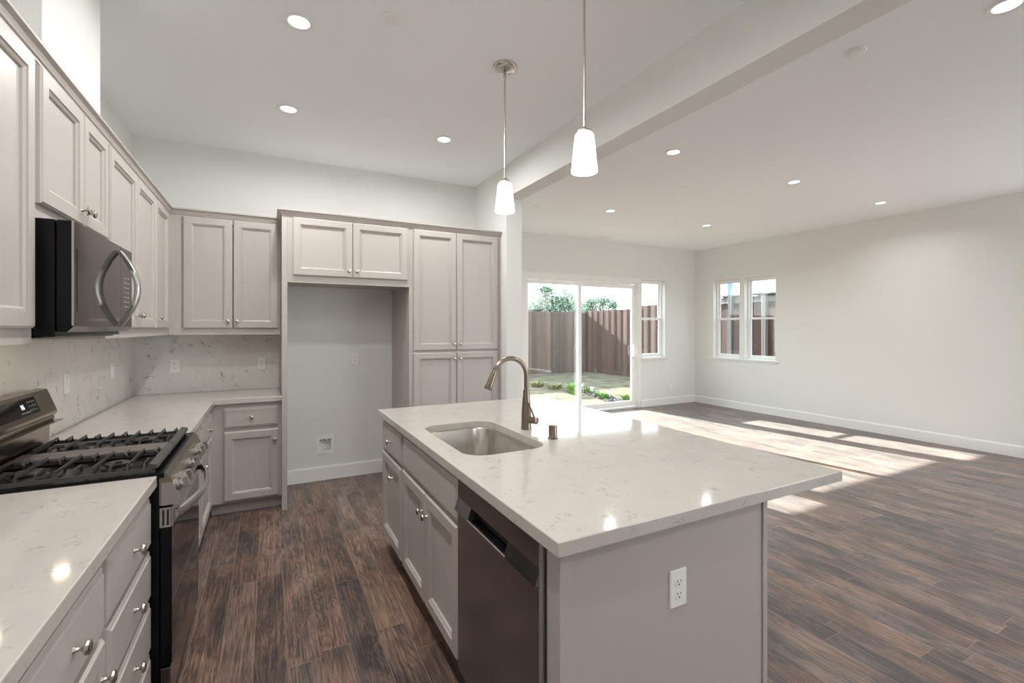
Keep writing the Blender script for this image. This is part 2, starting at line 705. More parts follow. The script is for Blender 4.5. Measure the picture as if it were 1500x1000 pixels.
def wall_open(name, fr, a0, a1, z0, z1, ops, th=WT, m=WALL):
    """wall sheet on plane fr (n points into the room), th thick behind it, with real openings"""
    bm = BM()
    As = sorted({a0, a1, *[v for o in ops for v in o[:2]]})
    Zs = sorted({z0, z1, *[v for o in ops for v in o[2:]]})

    def is_open(a, z):
        return any(o[0] < a < o[1] and o[2] < z < o[3] for o in ops)

    def quad(*p):
        bm.faces.new([bm.verts.new(q) for q in p])
    for i in range(len(As) - 1):
        for j in range(len(Zs) - 1):
            if is_open((As[i] + As[i + 1]) / 2, (Zs[j] + Zs[j + 1]) / 2):
                continue
            for c in (0, -th):
                quad(fr(As[i], Zs[j], c), fr(As[i + 1], Zs[j], c), fr(As[i + 1], Zs[j + 1], c), fr(As[i], Zs[j + 1], c))
    for o in list(ops) + [(a0, a1, z0, z1)]:
        p = [(o[0], o[2]), (o[1], o[2]), (o[1], o[3]), (o[0], o[3])]
        for k in range(4):
            (x1, y1), (x2, y2) = p[k], p[(k + 1) % 4]
            quad(fr(x1, y1, 0), fr(x2, y2, 0), fr(x2, y2, -th), fr(x1, y1, -th))
    bmesh.ops.remove_doubles(bm, verts=bm.verts, dist=1e-4)
    return structure(name, bm, m)


LEFT = Fr((XL, 0, 0), (0, 1, 0), (1, 0, 0))
BACK = Fr((0, YB, 0), (1, 0, 0), (0, -1, 0))
FAR = Fr((0, YF, 0), (1, 0, 0), (0, -1, 0))
RIGHT = Fr((XR, 0, 0), (0, 1, 0), (-1, 0, 0))
REARF = Fr((0, YR, 0), (1, 0, 0), (0, 1, 0))
SL = (3.66, 6.03, 0.0, 2.315)
W1 = (6.14, 6.73, .915, 2.37)
W2 = (2.95, 3.54, .915, 2.37)
W3 = (5.53, 6.084, .915, 2.36)
W4 = (4.855, 5.43, .915, 2.36)
ICE = (.43, .535, .285, .395)
wall_open('wall_left', LEFT, YR, YB + .1, 0, ZK, [])
wall_open('wall_back', BACK, XL - WT, BX0 + .02, 0, ZK, [ICE])
wall_open('wall_far', FAR, BX0, XR + WT, 0, ZL + .05, [SL, W1, W2])
wall_open('wall_right', RIGHT, YR, YF, 0, ZL + .05, [W3, W4] + SIDE_ADDED)
wall_open('wall_rear', REARF, XL, XR, 0, ZK, REAR_ADDED)
bm = BM()
box(bm, (BX0, YS, 0), (BX1, YF, ZK))
structure('wall_partition', bm, WALL)
bm = BM()
box(bm, (BX0, YR, BZ), (BX1, YS, ZK + .02))
structure('ceiling_beam', bm, WALL)
bm = BM()
box(bm, (XL, 2.19, 2.38), (-.70, 2.82, ZK))
structure('wall_duct_chase', bm, WALL)

BASEP = [(0, 0), (.014, 0), (.014, .118), (.011, .124), (.011, .129), (.007, .133), (0, .133)]


def baseboard(name, p0, p1, out):
    bm = BM()
    extrude_profile(bm, BASEP, p0, p1, out)
    structure(name, bm, TRIM)


baseboard('baseboard_right', (XR, YR, 0), (XR, YF, 0), (-1, 0, 0))
baseboard('baseboard_far', (6.115, YF, 0), (XR - .014, YF, 0), (0, -1, 0))
baseboard('baseboard_partition', (BX1, YS, 0), (BX1, YF, 0), (1, 0, 0))
baseboard('baseboard_back', (.131, YB, 0), (1.125, YB, 0), (0, -1, 0))

# ------------------------------------------------------------------ sliding door
d1 = struct_root('door_1', (4.845, YF, 0))
bm = BM()
a0, a1, z1 = SL[0] + .002, SL[1] - .002, SL[3] - .002
for (x0, x1, y0, y1) in ((a0, a0 + .035, 0, z1), (a1 - .035, a1, 0, z1), (a0 + .035, a1 - .035, z1 - .045, z1), (a0 + .035, a1 - .035, 0, .03)):
    FAR.box(bm, x0, x1, y0 + .001, y1, -.148, -.005)
structure('door_frame', bm, VINYL, d1)


def sash(bm, fr, a0, a1, z0, z1, c0, c1, w, wb=None):
    wb = wb or w
    fr.box(bm, a0, a0 + w, z0, z1, c0, c1, .003)
    fr.box(bm, a1 - w, a1, z0, z1, c0, c1, .003)
    fr.box(bm, a0 + w, a1 - w, z0, z0 + wb, c0, c1, .003)
    fr.box(bm, a0 + w, a1 - w, z1 - w, z1, c0, c1, .003)


bm = BM()
sash(bm, FAR, 3.70, 4.80, .035, 2.262, -.115, -.075, .055, .09)
fp = structure('fixed_panel', bm, VINYL, d1)
bm = BM()
FAR.box(bm, 3.755, 4.745, .125, 2.207, -.097, -.093)
structure('pane', bm, PANE, fp)
bm = BM()
sash(bm, FAR, 4.715, 5.99, .035, 2.262, -.06, -.02, .07, .10)
sp_ = structure('sliding_panel', bm, VINYL, d1)
bm = BM()
FAR.box(bm, 4.785, 5.92, .135, 2.192, -.042, -.038)
structure('pane', bm, PANE, sp_)
bm = BM()
FAR.box(bm, 5.93, 5.972, .93, 1.17, -.02, -.008, .004)
tube(bm, [FAR(5.94, .95, -.01), FAR(5.925, .96, .030), FAR(5.92, 1.05, .042), FAR(5.925, 1.14, .030), FAR(5.94, 1.15, -.01)], .014, 8)
h = structure('handle', bm, VINYL, sp_)
bm = BM()
CW = .085
FAR.box(bm, SL[0] - CW + .01, SL[0] + .01, 0, SL[3] - .01, 0, .013, .002)
FAR.box(bm, SL[1] - .01, SL[1] + CW - .01, 0, SL[3] - .01, 0, .013, .002)
FAR.box(bm, SL[0] - CW + .01, SL[1] + CW - .01, SL[3] - .01, SL[3] + .065, 0, .014, .002)
structure('casing', bm, TRIM, d1)


# ------------------------------------------------------------------ single-hung windows
def hung_window(name, fr, o):
    a0, a1, z0, z1 = o
    a0 += .001
    a1 -= .001
    z0 += .001
    z1 -= .001
    root = struct_root(name, fr((a0 + a1) / 2, z0, 0))
    bm = BM()
    for (p, q, r, s) in ((a0, a0 + .03, z0, z1), (a1 - .03, a1, z0, z1), (a0 + .03, a1 - .03, z0, z0 + .035), (a0 + .03, a1 - .03, z1 - .03, z1)):
        fr.box(bm, p, q, r, s, -.148, -.085, .003)
    structure('window_frame', bm, VINYL, root)
    zm = (z0 + z1) / 2
    bm = BM()
    sash(bm, fr, a0 + .03, a1 - .03, zm - .02, z1 - .03, -.14, -.12, .03)
    s = structure('upper_sash', bm, VINYL, root)
    bm = BM()
    fr.box(bm, a0 + .06, a1 - .06, zm + .01, z1 - .06, -.132, -.129)
    structure('pane', bm, PANE, s)
    bm = BM()
    sash(bm, fr, a0 + .03, a1 - .03, z0 + .035, zm + .02, -.118, -.095, .035)
    s = structure('lower_sash', bm, VINYL, root)
    bm = BM()
    fr.box(bm, a0 + .065, a1 - .065, z0 + .07, zm - .015, -.108, -.105)
    structure('pane', bm, PANE, s)
    return root


for nm, fr, o in (('window_1', FAR, W1), ('window_2', FAR, W2), ('window_3', RIGHT, W3), ('window_4', RIGHT, W4)):
    hung_window(nm, fr, o)


def stool(name, fr, a0, a1, z, ops):
    bm = BM()
    fr.box(bm, a0, a1, z - .022, z, 0, .028, .004)
    fr.box(bm, a0 + .02, a1 - .02, z - .05, z - .022, 0, .012, .002)
    for (p, q) in ops:
        fr.box(bm, p + .002, q - .002, z - .0, z + .006, -.084, .004)
    structure(name, bm, TRIM)


stool('trim_1', RIGHT, 4.80, 6.15, .914, [(W4[0], W4[1]), (W3[0], W3[1])])
stool('trim_2', FAR, 6.118, 6.775, .914, [(W1[0], W1[1])])
stool('trim_3', FAR, 2.905, 3.585, .914, [(W2[0], W2[1])])


# ------------------------------------------------------------------ cabinets
def knob(fr, a, z, parent):
    bm = BM()
    lathe(bm, fr(a, z, .0195), fr.n, [(.008, 0), (.0075, .002), (.0048, .005), (.0045, .014), (.008, .018), (.0145, .020),
                                      (.0165, .0235), (.0155, .028), (.011, .031), (.004, .0322)], 18)
    return obj('knob', bm, NICKEL, parent, smooth=40)


def door(fr, a0, a1, z0, z1, parent, kn=None):
    bm = BM()
    nested(bm, fr, a0, a1, z0, z1, DOORP)
    d = obj('door', bm, CAB, parent)
    if kn:
        knob(fr, kn[0], kn[1], d)
    return d


def drawer(fr, a0, a1, z0, z1, parent, kn=True, name='drawer'):
    bm = BM()
    nested(bm, fr, a0, a1, z0, z1, DRAWP)
    d = obj(name, bm, CAB, parent)
    if kn:
        knob(fr, (a0 + a1) / 2, (z0 + z1) / 2, d)
    return d


def upper_body(fr, a0, a1, z0, z1, depth, parent, wl=.042, wr=.042):
    bm = BM()
    t = .018
    fr.box(bm, a0, a0 + t, z0 + .0, z1, -depth, -.019)
    fr.box(bm, a1 - t, a1, z0 + .0, z1, -depth, -.019)
    fr.box(bm, a0 + t, a1 - t, z0 + .02, z0 + .02 + t, -depth, -.019)
    fr.box(bm, a0 + t, a1 - t, z1 - t, z1, -depth, -.019)
    fr.box(bm, a0 + t, a1 - t, z0 + .02 + t, z1 - t, -depth, -depth + .006)
    # face frame
    fr.box(bm, a0, a0 + wl, z0, z1, -.019, 0)
    fr.box(bm, a1 - wr, a1, z0, z1, -.019, 0)
    fr.box(bm, a0 + wl, a1 - wr, z0, z0 + .06, -.019, 0)
    fr.box(bm, a0 + wl, a1 - wr, z1 - .055, z1, -.019, 0)
    am = (a0 + a1) / 2
    fr.box(bm, am - .02, am + .02, z0 + .06, z1 - .055, -.019, 0)
    return obj('cabinet_box', bm, CAB, parent)


def base_body(fr, a0, a1, depth, parent, kick=True, rail=.655, wl=.04, wr=.04):
    bm = BM()
    t = .018
    zb, zt = .10, .874
    fr.box(bm, a0, a0 + t, zb, zt, -depth, -.019)
    fr.box(bm, a1 - t, a1, zb, zt, -depth, -.019)
    fr.box(bm, a0 + t, a1 - t, zb, zb + t, -depth, -.019)
    fr.box(bm, a0 + t, a1 - t, zb + t, zt, -depth, -depth + .006)
    fr.box(bm, a0, a0 + wl, zb, zt, -.019, 0)
    fr.box(bm, a1 - wr, a1, zb, zt, -.019, 0)
    fr.box(bm, a0 + wl, a1 - wr, zb, zb + .04, -.019, 0)
    fr.box(bm, a0 + wl, a1 - wr, zt - .045, zt, -.019, 0)
    fr.box(bm, a0 + wl, a1 - wr, rail - .02, rail + .025, -.019, 0)
    am = (a0 + a1) / 2
    fr.box(bm, am - .02, am + .02, zb + .04, rail - .02, -.019, 0)
    o = obj('cabinet_box', bm, CAB, parent)
    if kick:
        bm = BM()
        fr.box(bm, a0, a1, 0, .10, -.078, -.066)
        fr.box(bm, a0, a0 + .016, 0, .10, -depth, -.078)
        fr.box(bm, a1 - .016, a1, 0, .10, -depth, -.078)
        obj('toe_kick', bm, CAB, parent)
    return o


# --- left run, upper cabinets (carcass front at x = -0.70, door fronts at -0.68)
UL = Fr((-.70, 0, 0), (0, 1, 0), (1, 0, 0))
UD = .30
ZU0, ZU1 = 1.41, 2.375
u = thing('upper_cabinet', 'upper grey cabinet left of the microwave, cut off by the photo edge', 'cabinet', (-.85, 1.62, ZU0))
upper_body(UL, 1.14, 2.108, ZU0, ZU1, UD - .001, u)
door(UL, 1.18, 1.622, 1.462, 2.352, u, (1.59, 1.53))
door(UL, 1.628, 2.082, 1.462, 2.352, u, (1.66, 1.53))
u = thing('upper_cabinet', 'short grey upper cabinet directly above the microwave', 'cabinet', (-.85, 2.5, 1.835))
upper_body(UL, 2.11, 2.888, 1.835, ZU1, UD - .001, u)
door(UL, 2.132, 2.536, 1.885, 2.352, u, (2.505, 1.945))
door(UL, 2.540, 2.872, 1.885, 2.352, u, (2.572, 1.945))
u = thing('upper_cabinet', 'tall two-door grey upper cabinet just right of the microwave', 'cabinet', (-.85, 3.4, ZU0))
upper_body(UL, 2.89, 3.928, ZU0, ZU1, UD - .001, u)
door(UL, 2.908, 3.418, 1.462, 2.352, u, (3.385, 1.535))
door(UL, 3.424, 3.915, 1.462, 2.352, u, (3.458, 1.535))
u = thing('upper_cabinet', 'single-door grey upper cabinet tucked into the back left corner', 'cabinet', (-.85, 4.2, ZU0))
upper_body(UL, 3.93, 4.50, ZU0, ZU1, UD - .001, u, .042, .125)
door(UL, 3.942, 4.395, 1.462, 2.352, u, (3.978, 1.535))

# --- back run, upper cabinet
UB = Fr((0, 4.48, 0), (1, 0, 0), (0, -1, 0))
u = thing('upper_cabinet', 'two-door grey upper cabinet on the back wall over the backsplash', 'cabinet', (-.3, 4.65, ZU0))
upper_body(UB, -.698, .089, ZU0, ZU1, .339, u, .115)
door(UB, -.605, -.267, 1.462, 2.352, u, (-.298, 1.52))
door(UB, -.261, .070, 1.462, 2.352, u, (-.232, 1.52))

# --- tall fridge surround
TF = Fr((0, 4.16, 0), (1, 0, 0), (0, -1, 0))
TD = YB - 4.16 - .002
bm = BM()
box(bm, (.0915, 4.16, 0), (.131, YB - .001, 2.385))
obj_ = obj('tall_end_panel', bm, CAB)
tag(obj_, 'narrow tall grey end panel between the back counter and the fridge bay', 'cabinet panel')
u = thing('upper_cabinet', 'wide short two-door cabinet above the empty fridge bay', 'cabinet', (.63, 4.5, 1.835))
upper_body(TF, .1315, 1.1245, 1.835, 2.385, TD, u)
door(TF, .170, .632, 1.893, 2.362, u, (.602, 1.945))
door(TF, .637, 1.107, 1.893, 2.362, u, (.668, 1.945))
u = thing('pantry_cabinet', 'tall grey pantry cabinet with four doors right of the fridge bay', 'cabinet', (1.58, 4.5, 0))
bm = BM()
TF.box(bm, 1.125, 1.143, 0, 2.385, -TD, -.019)
TF.box(bm, 2.028, 2.046, .10, 2.385, -TD, -.019)
for z in (.10, 1.235, 2.367):
    TF.box(bm, 1.143, 2.028, z, z + .018, -TD, -.019)
TF.box(bm, 1.143, 2.028, .118, 2.367, -TD, -TD + .006)
TF.box(bm, 1.125, 1.167, .0, 2.385, -.019, 0)
TF.box(bm, 2.006, 2.046, .10, 2.385, -.019, 0)
for z0, z1 in ((.10, .14), (1.215, 1.27), (2.33, 2.385)):
    TF.box(bm, 1.167, 2.006, z0, z1, -.019, 0)
TF.box(bm, 1.56, 1.60, .14, 1.215, -.019, 0)
TF.box(bm, 1.56, 1.60, 1.27, 2.33, -.019, 0)
obj('cabinet_box', bm, CAB, u)
bm = BM()
TF.box(bm, 1.143, 2.046, 0, .10, -.078, -.066)
obj('toe_kick', bm, CAB, u)
door(TF, 1.162, 1.575, 1.257, 2.362, u, (1.548, 1.315))
door(TF, 1.580, 2.012, 1.257, 2.362, u, (1.607, 1.315))
door(TF, 1.162, 1.575, .115, 1.237, u, (1.548, 1.178))
door(TF, 1.580, 2.012, .115, 1.237, u, (1.607, 1.178))

# --- crown moulding
CROWNP = [(0, 0), (.006, 0), (.006, .009), (.012, .011), (.014, .017), (.020, .028), (.030, .036), (.033, .038), (.033, .048), (0, .048)]
bm = BM()
extrude_profile(bm, CROWNP, (-.70, 1.14, 2.363), (-.70, 4.48, 2.363), (1, 0, 0), 0, -1)
extrude_profile(bm, CROWNP, (-.70, 4.48, 2.363), (.0905, 4.48, 2.363), (0, -1, 0), 1, 0)
tag(obj('crown_moulding', bm, CAB), 'lower grey crown moulding along the left run and back upper cabinets', 'moulding')
bm = BM()
extrude_profile(bm, CROWNP, (.0915, 4.16, 2.372), (2.046, 4.16, 2.372), (0, -1, 0), -1, 0)
extrude_profile(bm, CROWNP, (.0915, YB - .002, 2.372), (.0915, 4.16, 2.372), (-1, 0, 0), 0, 1)
tag(obj('crown_moulding', bm, CAB), 'higher grey crown moulding across the fridge bay and pantry tops', 'moulding')

# --- base cabinets, left run (face frame at x = -0.40)
BL = Fr((-.40, 0, 0), (0, 1, 0), (1, 0, 0))
BD = .598
u = thing('base_cabinet', 'grey base cabinet in the near left corner with one drawer over a door', 'cabinet', (-.7, 1.35, 0))
base_body(BL, 1.10, 1.597, BD, u)
drawer(BL, 1.122, 1.576, .668, .838, u)
door(BL, 1.122, 1.576, .115, .648, u, (1.54, .56))
u = thing('base_cabinet', 'grey base cabinet running out of frame at the bottom left', 'cabinet', (-.7, .8, 0))
base_body(BL, .50, 1.098, BD, u)
drawer(BL, .522, 1.076, .668, .838, u)
door(BL, .522, .797, .115, .648, u, (.77, .56))
door(BL, .801, 1.076, .115, .648, u, (.83, .56))
u = thing('drawer_base_cabinet', 'grey four-drawer base cabinet beside the near side of the range', 'cabinet', (-.7, 1.86, 0))
base_body(BL, 1.599, 2.132, BD, u)
for z0, z1 in ((.665, .840), (.477, .648), (.288, .460), (.112, .272)):
    drawer(BL, 1.618, 2.118, z0, z1, u)
u = thing('base_cabinet', 'grey base cabinet between the range and the back corner, doors under drawers', 'cabinet', (-.7, 3.5, 0))
base_body(BL, 2.915, 4.234, BD, u, True, .655, .04, .125)
drawer(BL, 2.935, 3.53, .668, .838, u)
drawer(BL, 3.545, 4.13, .668, .838, u)
door(BL, 2.935, 3.53, .115, .648, u, (3.50, .56))
door(BL, 3.545, 4.13, .115, .648, u, (3.578, .56))
# --- back run base
BB = Fr((0, 4.235, 0), (1, 0, 0), (0, -1, 0))
u = thing('base_cabinet', 'grey base cabinet on the back wall, single drawer over one door', 'cabinet', (-.15, 4.5, 0))
base_body(BB, -.399, .0905, YB - 4.235 - .002, u, True, .655, .11)
drawer(BB, -.311, .068, .680, .838, u)
door(BB, -.311, .070, .115, .652, u, (.041, .567))

# --- worktops
def slab_obj(name, polys, z0, z1, m, bev=.003):
    bm = BM()
    vs = [bm.verts.new((x, y, z0)) for x, y in polys]
    f = bm.faces.new(vs)
    r = bmesh.ops.extrude_face_region(bm, geom=[f])
    for v in [g for g in r['geom'] if isinstance(g, bmesh.types.BMVert)]:
        v.co.z = z1
    if bev:
        top = [e for e in bm.edges if all(abs(v.co.z - z1) < 1e-5 for v in e.verts)]
        bmesh.ops.bevel(bm, geom=top, offset=bev, segments=2, profile=.5, affect='EDGES')
    return obj(name, bm, m)


TZ0 = .876
tag(slab_obj('countertop', [(-.998, .48), (-.368, .48), (-.368, 2.135), (-.998, 2.135)], TZ0, ZC, QUARTZ),
    'white veined worktop in the near left foreground, before the range', 'countertop')
tag(slab_obj('countertop', [(-.998, 2.912), (-.368, 2.912), (-.368, 4.197), (.0905, 4.197), (.0905, YB - .002), (-.998, YB - .002)], TZ0, ZC, QUARTZ),
    'L-shaped white veined worktop turning the back left corner', 'countertop')
bm = BM()
box(bm, (-.999, .48, ZC + .001), (-.98, 4.80, ZU0 - .002))
tag(obj('backsplash', bm, SPLASH), 'marbled stone backsplash along the left wall behind the range', 'backsplash')
bm = BM()
box(bm, (-.979, 4.80, ZC + .001), (.0905, YB - .001, ZU0 - .002))
tag(obj('backsplash', bm, SPLASH), 'marbled stone backsplash on the back wall beside the fridge bay', 'backsplash')

# ------------------------------------------------------------------ island
IX0, IX1, IY0, IY1 = .652, 1.950, .992, 3.20


def round_rect(x0, x1, y0, y1, r, n=8):
    pts = []
    for cx, cy, a in ((x1 - r, y1 - r, 0), (x0 + r, y1 - r, PI / 2), (x0 + r, y0 + r, PI), (x1 - r, y0 + r, 1.5 * PI)):
        for k in range(n + 1):
            t = a + PI / 2 * k / n
            pts.append((cx + r * math.cos(t), cy + r * math.sin(t)))
    return pts


SX0, SX1, SY0, SY1 = .752, 1.158, 1.825, 2.535
hole = round_rect(SX0, SX1, SY0, SY1, .10)
bm = BM()
outer = [(IX0, IY0), (IX1, IY0), (IX1, IY1), (IX0, IY1)]
rings_ = {}
for z in (TZ0, ZC):
    ov = [bm.verts.new((x, y, z)) for x, y in outer]
    hv = [bm.verts.new((x, y, z)) for x, y in hole]
    es = [bm.edges.new((ov[i], ov[(i + 1) % 4])) for i in range(4)]
    es += [bm.edges.new((hv[i], hv[(i + 1) % len(hv)])) for i in range(len(hv))]
    bmesh.ops.triangle_fill(bm, use_beauty=True, use_dissolve=False, edges=es)
    rings_[z] = (ov, hv)
for k in (0, 1):
    A, B = rings_[TZ0][k], rings_[ZC][k]
    for i in range(len(A)):
        bm.faces.new((A[i], A[(i + 1) % len(A)], B[(i + 1) % len(A)], B[i]))
bmesh.ops.recalc_face_normals(bm, faces=bm.faces)
te = [e for e in bm.edges if all(abs(v.co.z - ZC) < 1e-5 for v in e.verts) and len(e.link_faces) == 2 and e.calc_face_angle() > 1]
bmesh.ops.bevel(bm, geom=te, offset=.003, segments=2, profile=.5, affect='EDGES')
tag(obj('island_countertop', bm, QUARTZ), 'large white veined island worktop with the sink cut-out', 'countertop')

IF = Fr((.686, 0, 0), (0, -1, 0), (-1, 0, 0))     # a = -y
ID = 1.545 - .686


def ibox(y0, y1):
    return (-y1, -y0)


u = thing('island_cabinet', 'narrow grey island cabinet at the far end, one drawer over one door', 'cabinet', (1.1, 2.9, 0))
base_body(IF, -3.17, -2.632, ID, u)
drawer(IF, -3.135, -2.650, .672, .848, u)
door(IF, -3.135, -2.650, .125, .655, u, (-2.83, .556))
u = thing('island_sink_cabinet', 'wide grey island sink cabinet with blank front over two doors', 'cabinet', (1.1, 2.2, 0))
base_body(IF, -2.630, -1.742, ID, u)
drawer(IF, -2.612, -1.755, .682, .848, u, False, 'false_front')
door(IF, -2.612, -2.186, .125, .662, u, (-2.225, .565))
door(IF, -2.182, -1.755, .125, .662, u, (-2.146, .565))

# island end and back panels
u = thing('island_end_panel', 'flat grey end panel of the island facing the viewer', 'cabinet panel', (1.1, 1.02, 0))
bm = BM()
box(bm, (.722, 1.036, 0), (1.545, 1.054, .8755))
obj('panel', bm, CAB, u)
bm = BM()
box(bm, (.682, 1.0300, 0), (.727, 1.0355, .8755), .001)
box(bm, (.682, 1.0355, 0), (.7215, 1.095, .8755), .001)
obj('corner_post', bm, CAB, u)
bm = BM()
box(bm, (1.530, 1.0300, 0), (1.552, 1.0355, .8755), .001)
obj('edge_strip', bm, CAB, u)
bm = BM()
box(bm, (1.5455, 1.036, 0), (1.552, 3.170, .8755))
tag(obj('island_back_panel', bm, CAB), 'grey panel along the seating side of the island under the overhang', 'cabinet panel')

# dishwasher
u = thing('dishwasher', 'dark stainless dishwasher at the near end of the island', 'dishwasher', (.9, 1.42, 0))
DY0, DY1 = 1.106, 1.735
bm = BM()
box(bm, (.70, 1.10, .10), (1.27, 1.738, .872))
box(bm, (.76, 1.10, 0), (1.27, 1.738, .10))
obj('tub_body', bm, BLACK, u)
DW = Fr((.70, 0, 0), (0, -1, 0), (-1, 0, 0))
bm = BM()
DW.box(bm, -DY1, -DY0, .115, .742, .0, .036, .003)
dd = obj('door_panel', bm, DARKSTEEL, u)
# control strip: upper flat, then a slanted band with a pocket handle
bm = BM()
A0, A1, P0, P1 = -DY1, -DY0, -1.60, -1.30
ys = [A0, P0, P1, A1]


def dq(*p):
    bm.faces.new([bm.verts.new(q) for q in p])


zt_, zm_, zb_ = .862, .792, .745
for i in range(3):
    a, b = ys[i], ys[i + 1]
    dq(DW(a, zm_, .034), DW(b, zm_, .034), DW(b, zt_, .034), DW(a, zt_, .034))
    dq(DW(a, zt_, .034), DW(b, zt_, .034), DW(b, zt_, 0), DW(a, zt_, 0))
    if i != 1:
        dq(DW(a, zb_, .050), DW(b, zb_, .050), DW(b, zm_, .034), DW(a, zm_, .034))
        dq(DW(a, zb_, 0), DW(b, zb_, 0), DW(b, zb_, .050), DW(a, zb_, .050))
for a in (A0, A1):
    dq(DW(a, zb_, 0), DW(a, zb_, .050), DW(a, zm_, .034), DW(a, zt_, .034), DW(a, zt_, 0))
obj('control_strip', bm, DARKSTEEL, u)
bm = BM()
dq(DW(P0, zm_, .034), DW(P1, zm_, .034), DW(P1, zm_ + .01, .004), DW(P0, zm_ + .01, .004))
dq(DW(P0, zm_ + .01, .004), DW(P1, zm_ + .01, .004), DW(P1, zb_, .004), DW(P0, zb_, .004))
for a in (P0, P1):
    dq(DW(a, zb_, .004), DW(a, zm_ + .01, .004), DW(a, zm_, .034), DW(a, zb_, .050))
obj('handle_pocket', bm, DARKGAP, u)
bm = BM()
DW.box(bm, P0 - .006, P1 + .006, zb_ - .001, zb_ + .007, .040, .0515, .002)
obj('handle_lip', bm, STEEL, u)
bm = BM()
DW.box(bm, -DY0 + .0005, -DY0 + .0015, .115, zt_, .001, .0375)
obj('side_edge', bm, STEEL, u)

# sink
u = thing('kitchen_sink', 'undermount stainless steel sink in the island worktop', 'sink', (.955, 2.18, .65))
bm = BM()


def ring_at(d, z, r):
    return [Vector((x, y, z)) for x, y in round_rect(SX0 + d, SX1 - d, SY0 + d, SY1 - d, r)]


rings(bm, [ring_at(-.02, .8755, .12), ring_at(-.004, .8755, .104), ring_at(.002, .868, .098), ring_at(.010, .70, .085),
           ring_at(.018, .665, .075), ring_at(.04, .652, .055), ring_at(.12, .650, .03)], True)
s = obj('basin', bm, SINKM, u, smooth=50)
bm = BM()
lathe(bm, (.955, 2.18, .6505), (0, 0, 1), [(.045, 0), (.043, .003), (.03, .001), (.012, .002)], 24)
obj('drain', bm, STEEL, u, smooth=40)

# faucet
fx, fy = 1.239, 2.20
u = thing('kitchen_faucet', 'tall gooseneck pull-down faucet behind the island sink', 'faucet', (fx, fy, ZC))
bm = BM()
lathe(bm, (fx, fy, ZC), (0, 0, 1), [(.029, 0), (.029, .004), (.0275, .02), (.0265, .09), (.022, .15), (.018, .19), (.0165, .215)], 28)
obj('body', bm, BRONZE, u, smooth=40)
bm = BM()
R = .098
ztop = 1.312 - R - .011
pts = [(fx, fy, ZC + .21), (fx, fy, 1.0), (fx, fy, ztop - .03)]
for k in range(0, 17):
    t = PI * k / 16 * .90
    pts.append((fx - R + R * math.cos(t), fy, ztop + R * math.sin(t)))
tube(bm, pts, .0125, 18)
obj('spout', bm, BRONZE, u, smooth=50)
e = Vector(pts[-1])
dv = (Vector(pts[-1]) - Vector(pts[-2])).normalized()
bm = BM()
lathe(bm, e - dv * .005, dv, [(.0125, 0), (.0145, .008), (.0155, .02), (.0205, .085), (.0215, .10), (.0195, .104), (.016, .104)], 24)
obj('spray_head', bm, BRONZE, u, smooth=40)
bm = BM()
hd = Vector((.45, -.89, 0)).normalized()
b0 = Vector((fx, fy, ZC + .052))
lathe(bm, b0 + hd * .018, hd, [(.018, 0), (.018, .03), (.0185, .031), (.0185, .05), (.016, .052)], 24)
ho = obj('handle_hub', bm, BRONZE, u, smooth=40)
bm = BM()
tube(bm, [b0 + hd * .052 + Vector((0, 0, .012)), b0 + hd * .045 + Vector((-.006, 0, .045)), b0 + hd * .03 + Vector((-.016, 0, .095))], [.006, .005, .004], 10)
obj('lever', bm, BRONZE, ho, smooth=60)
bm = BM()
lathe(bm, (1.25, 1.95, ZC), (0, 0, 1), [(.026, 0), (.026, .003), (.0215, .005), (.0215, .06), (.0195, .066), (.006, .067)], 24)
tag(obj('air_gap_cap', bm, BRONZE, smooth=40), 'small brushed metal cylinder cap beside the faucet', 'air gap')

# ------------------------------------------------------------------ gas range
RY0, RY1 = 2.140, 2.905
RF = Fr((-.36, 0, 0), (0, 1, 0), (1, 0, 0))
u = thing('gas_range', 'stainless and black gas range set into the left counter run', 'range', (-.65, 2.52, 0))
bm = BM()
box(bm, (-.975, RY0, .05), (-.362, RY1, .900), .002)
for x in (-.93, -.42):
    for y in (RY0 + .04, RY1 - .04):
        lathe(bm, (x, y, 0), (0, 0, 1), [(.02, 0), (.02, .052)], 10)
obj('range_body', bm, BLACK, u)
bm = BM()
box(bm, (-.93, RY0 - .001, .901), (-.345, RY1 + .001, .922), .004)
obj('cooktop', bm, BLACK, u)
# backguard
bm = BM()
prof = [(-.978, .90), (-.905, .923), (-.90, 1.045), (-.878, 1.066), (-.875, 1.080), (-.911, 1.182), (-.945, 1.186), (-.978, 1.150)]
A = [bm.verts.new((x, RY0 + .001, z)) for x, z in prof]
B = [bm.verts.new((x, RY1 - .001, z)) for x, z in prof]
for i in range(len(prof)):
    j = (i + 1) % len(prof)
    bm.faces.new((A[i], A[j], B[j], B[i]))
bm.faces.new(A)
bm.faces.new(B)
bg = obj('backguard', bm, BACKSTEEL, u)
bm = BM()
box(bm, (-.885, RY0 + .003, 1.035), (-.855, RY1 - .0, 1.040))
lathe(bm, (-.893, RY0 + .003, 1.052), (0, 1, 0), [(.016, 0), (.016, RY1 - RY0 - .03), (.010, RY1 - RY0 - .02)], 16)
obj('vent_trim', bm, BACKSTEEL, bg, smooth=40)
# display, on the tilted face
dn = Vector((.102, 0, .036)).normalized()
dt = Vector((-.036, 0, .102)).normalized()


class Tilt:
    def __call__(s, y, t, c):
        return Vector((-.875, y, 1.080)) + dt * t + dn * c


TL = Tilt()


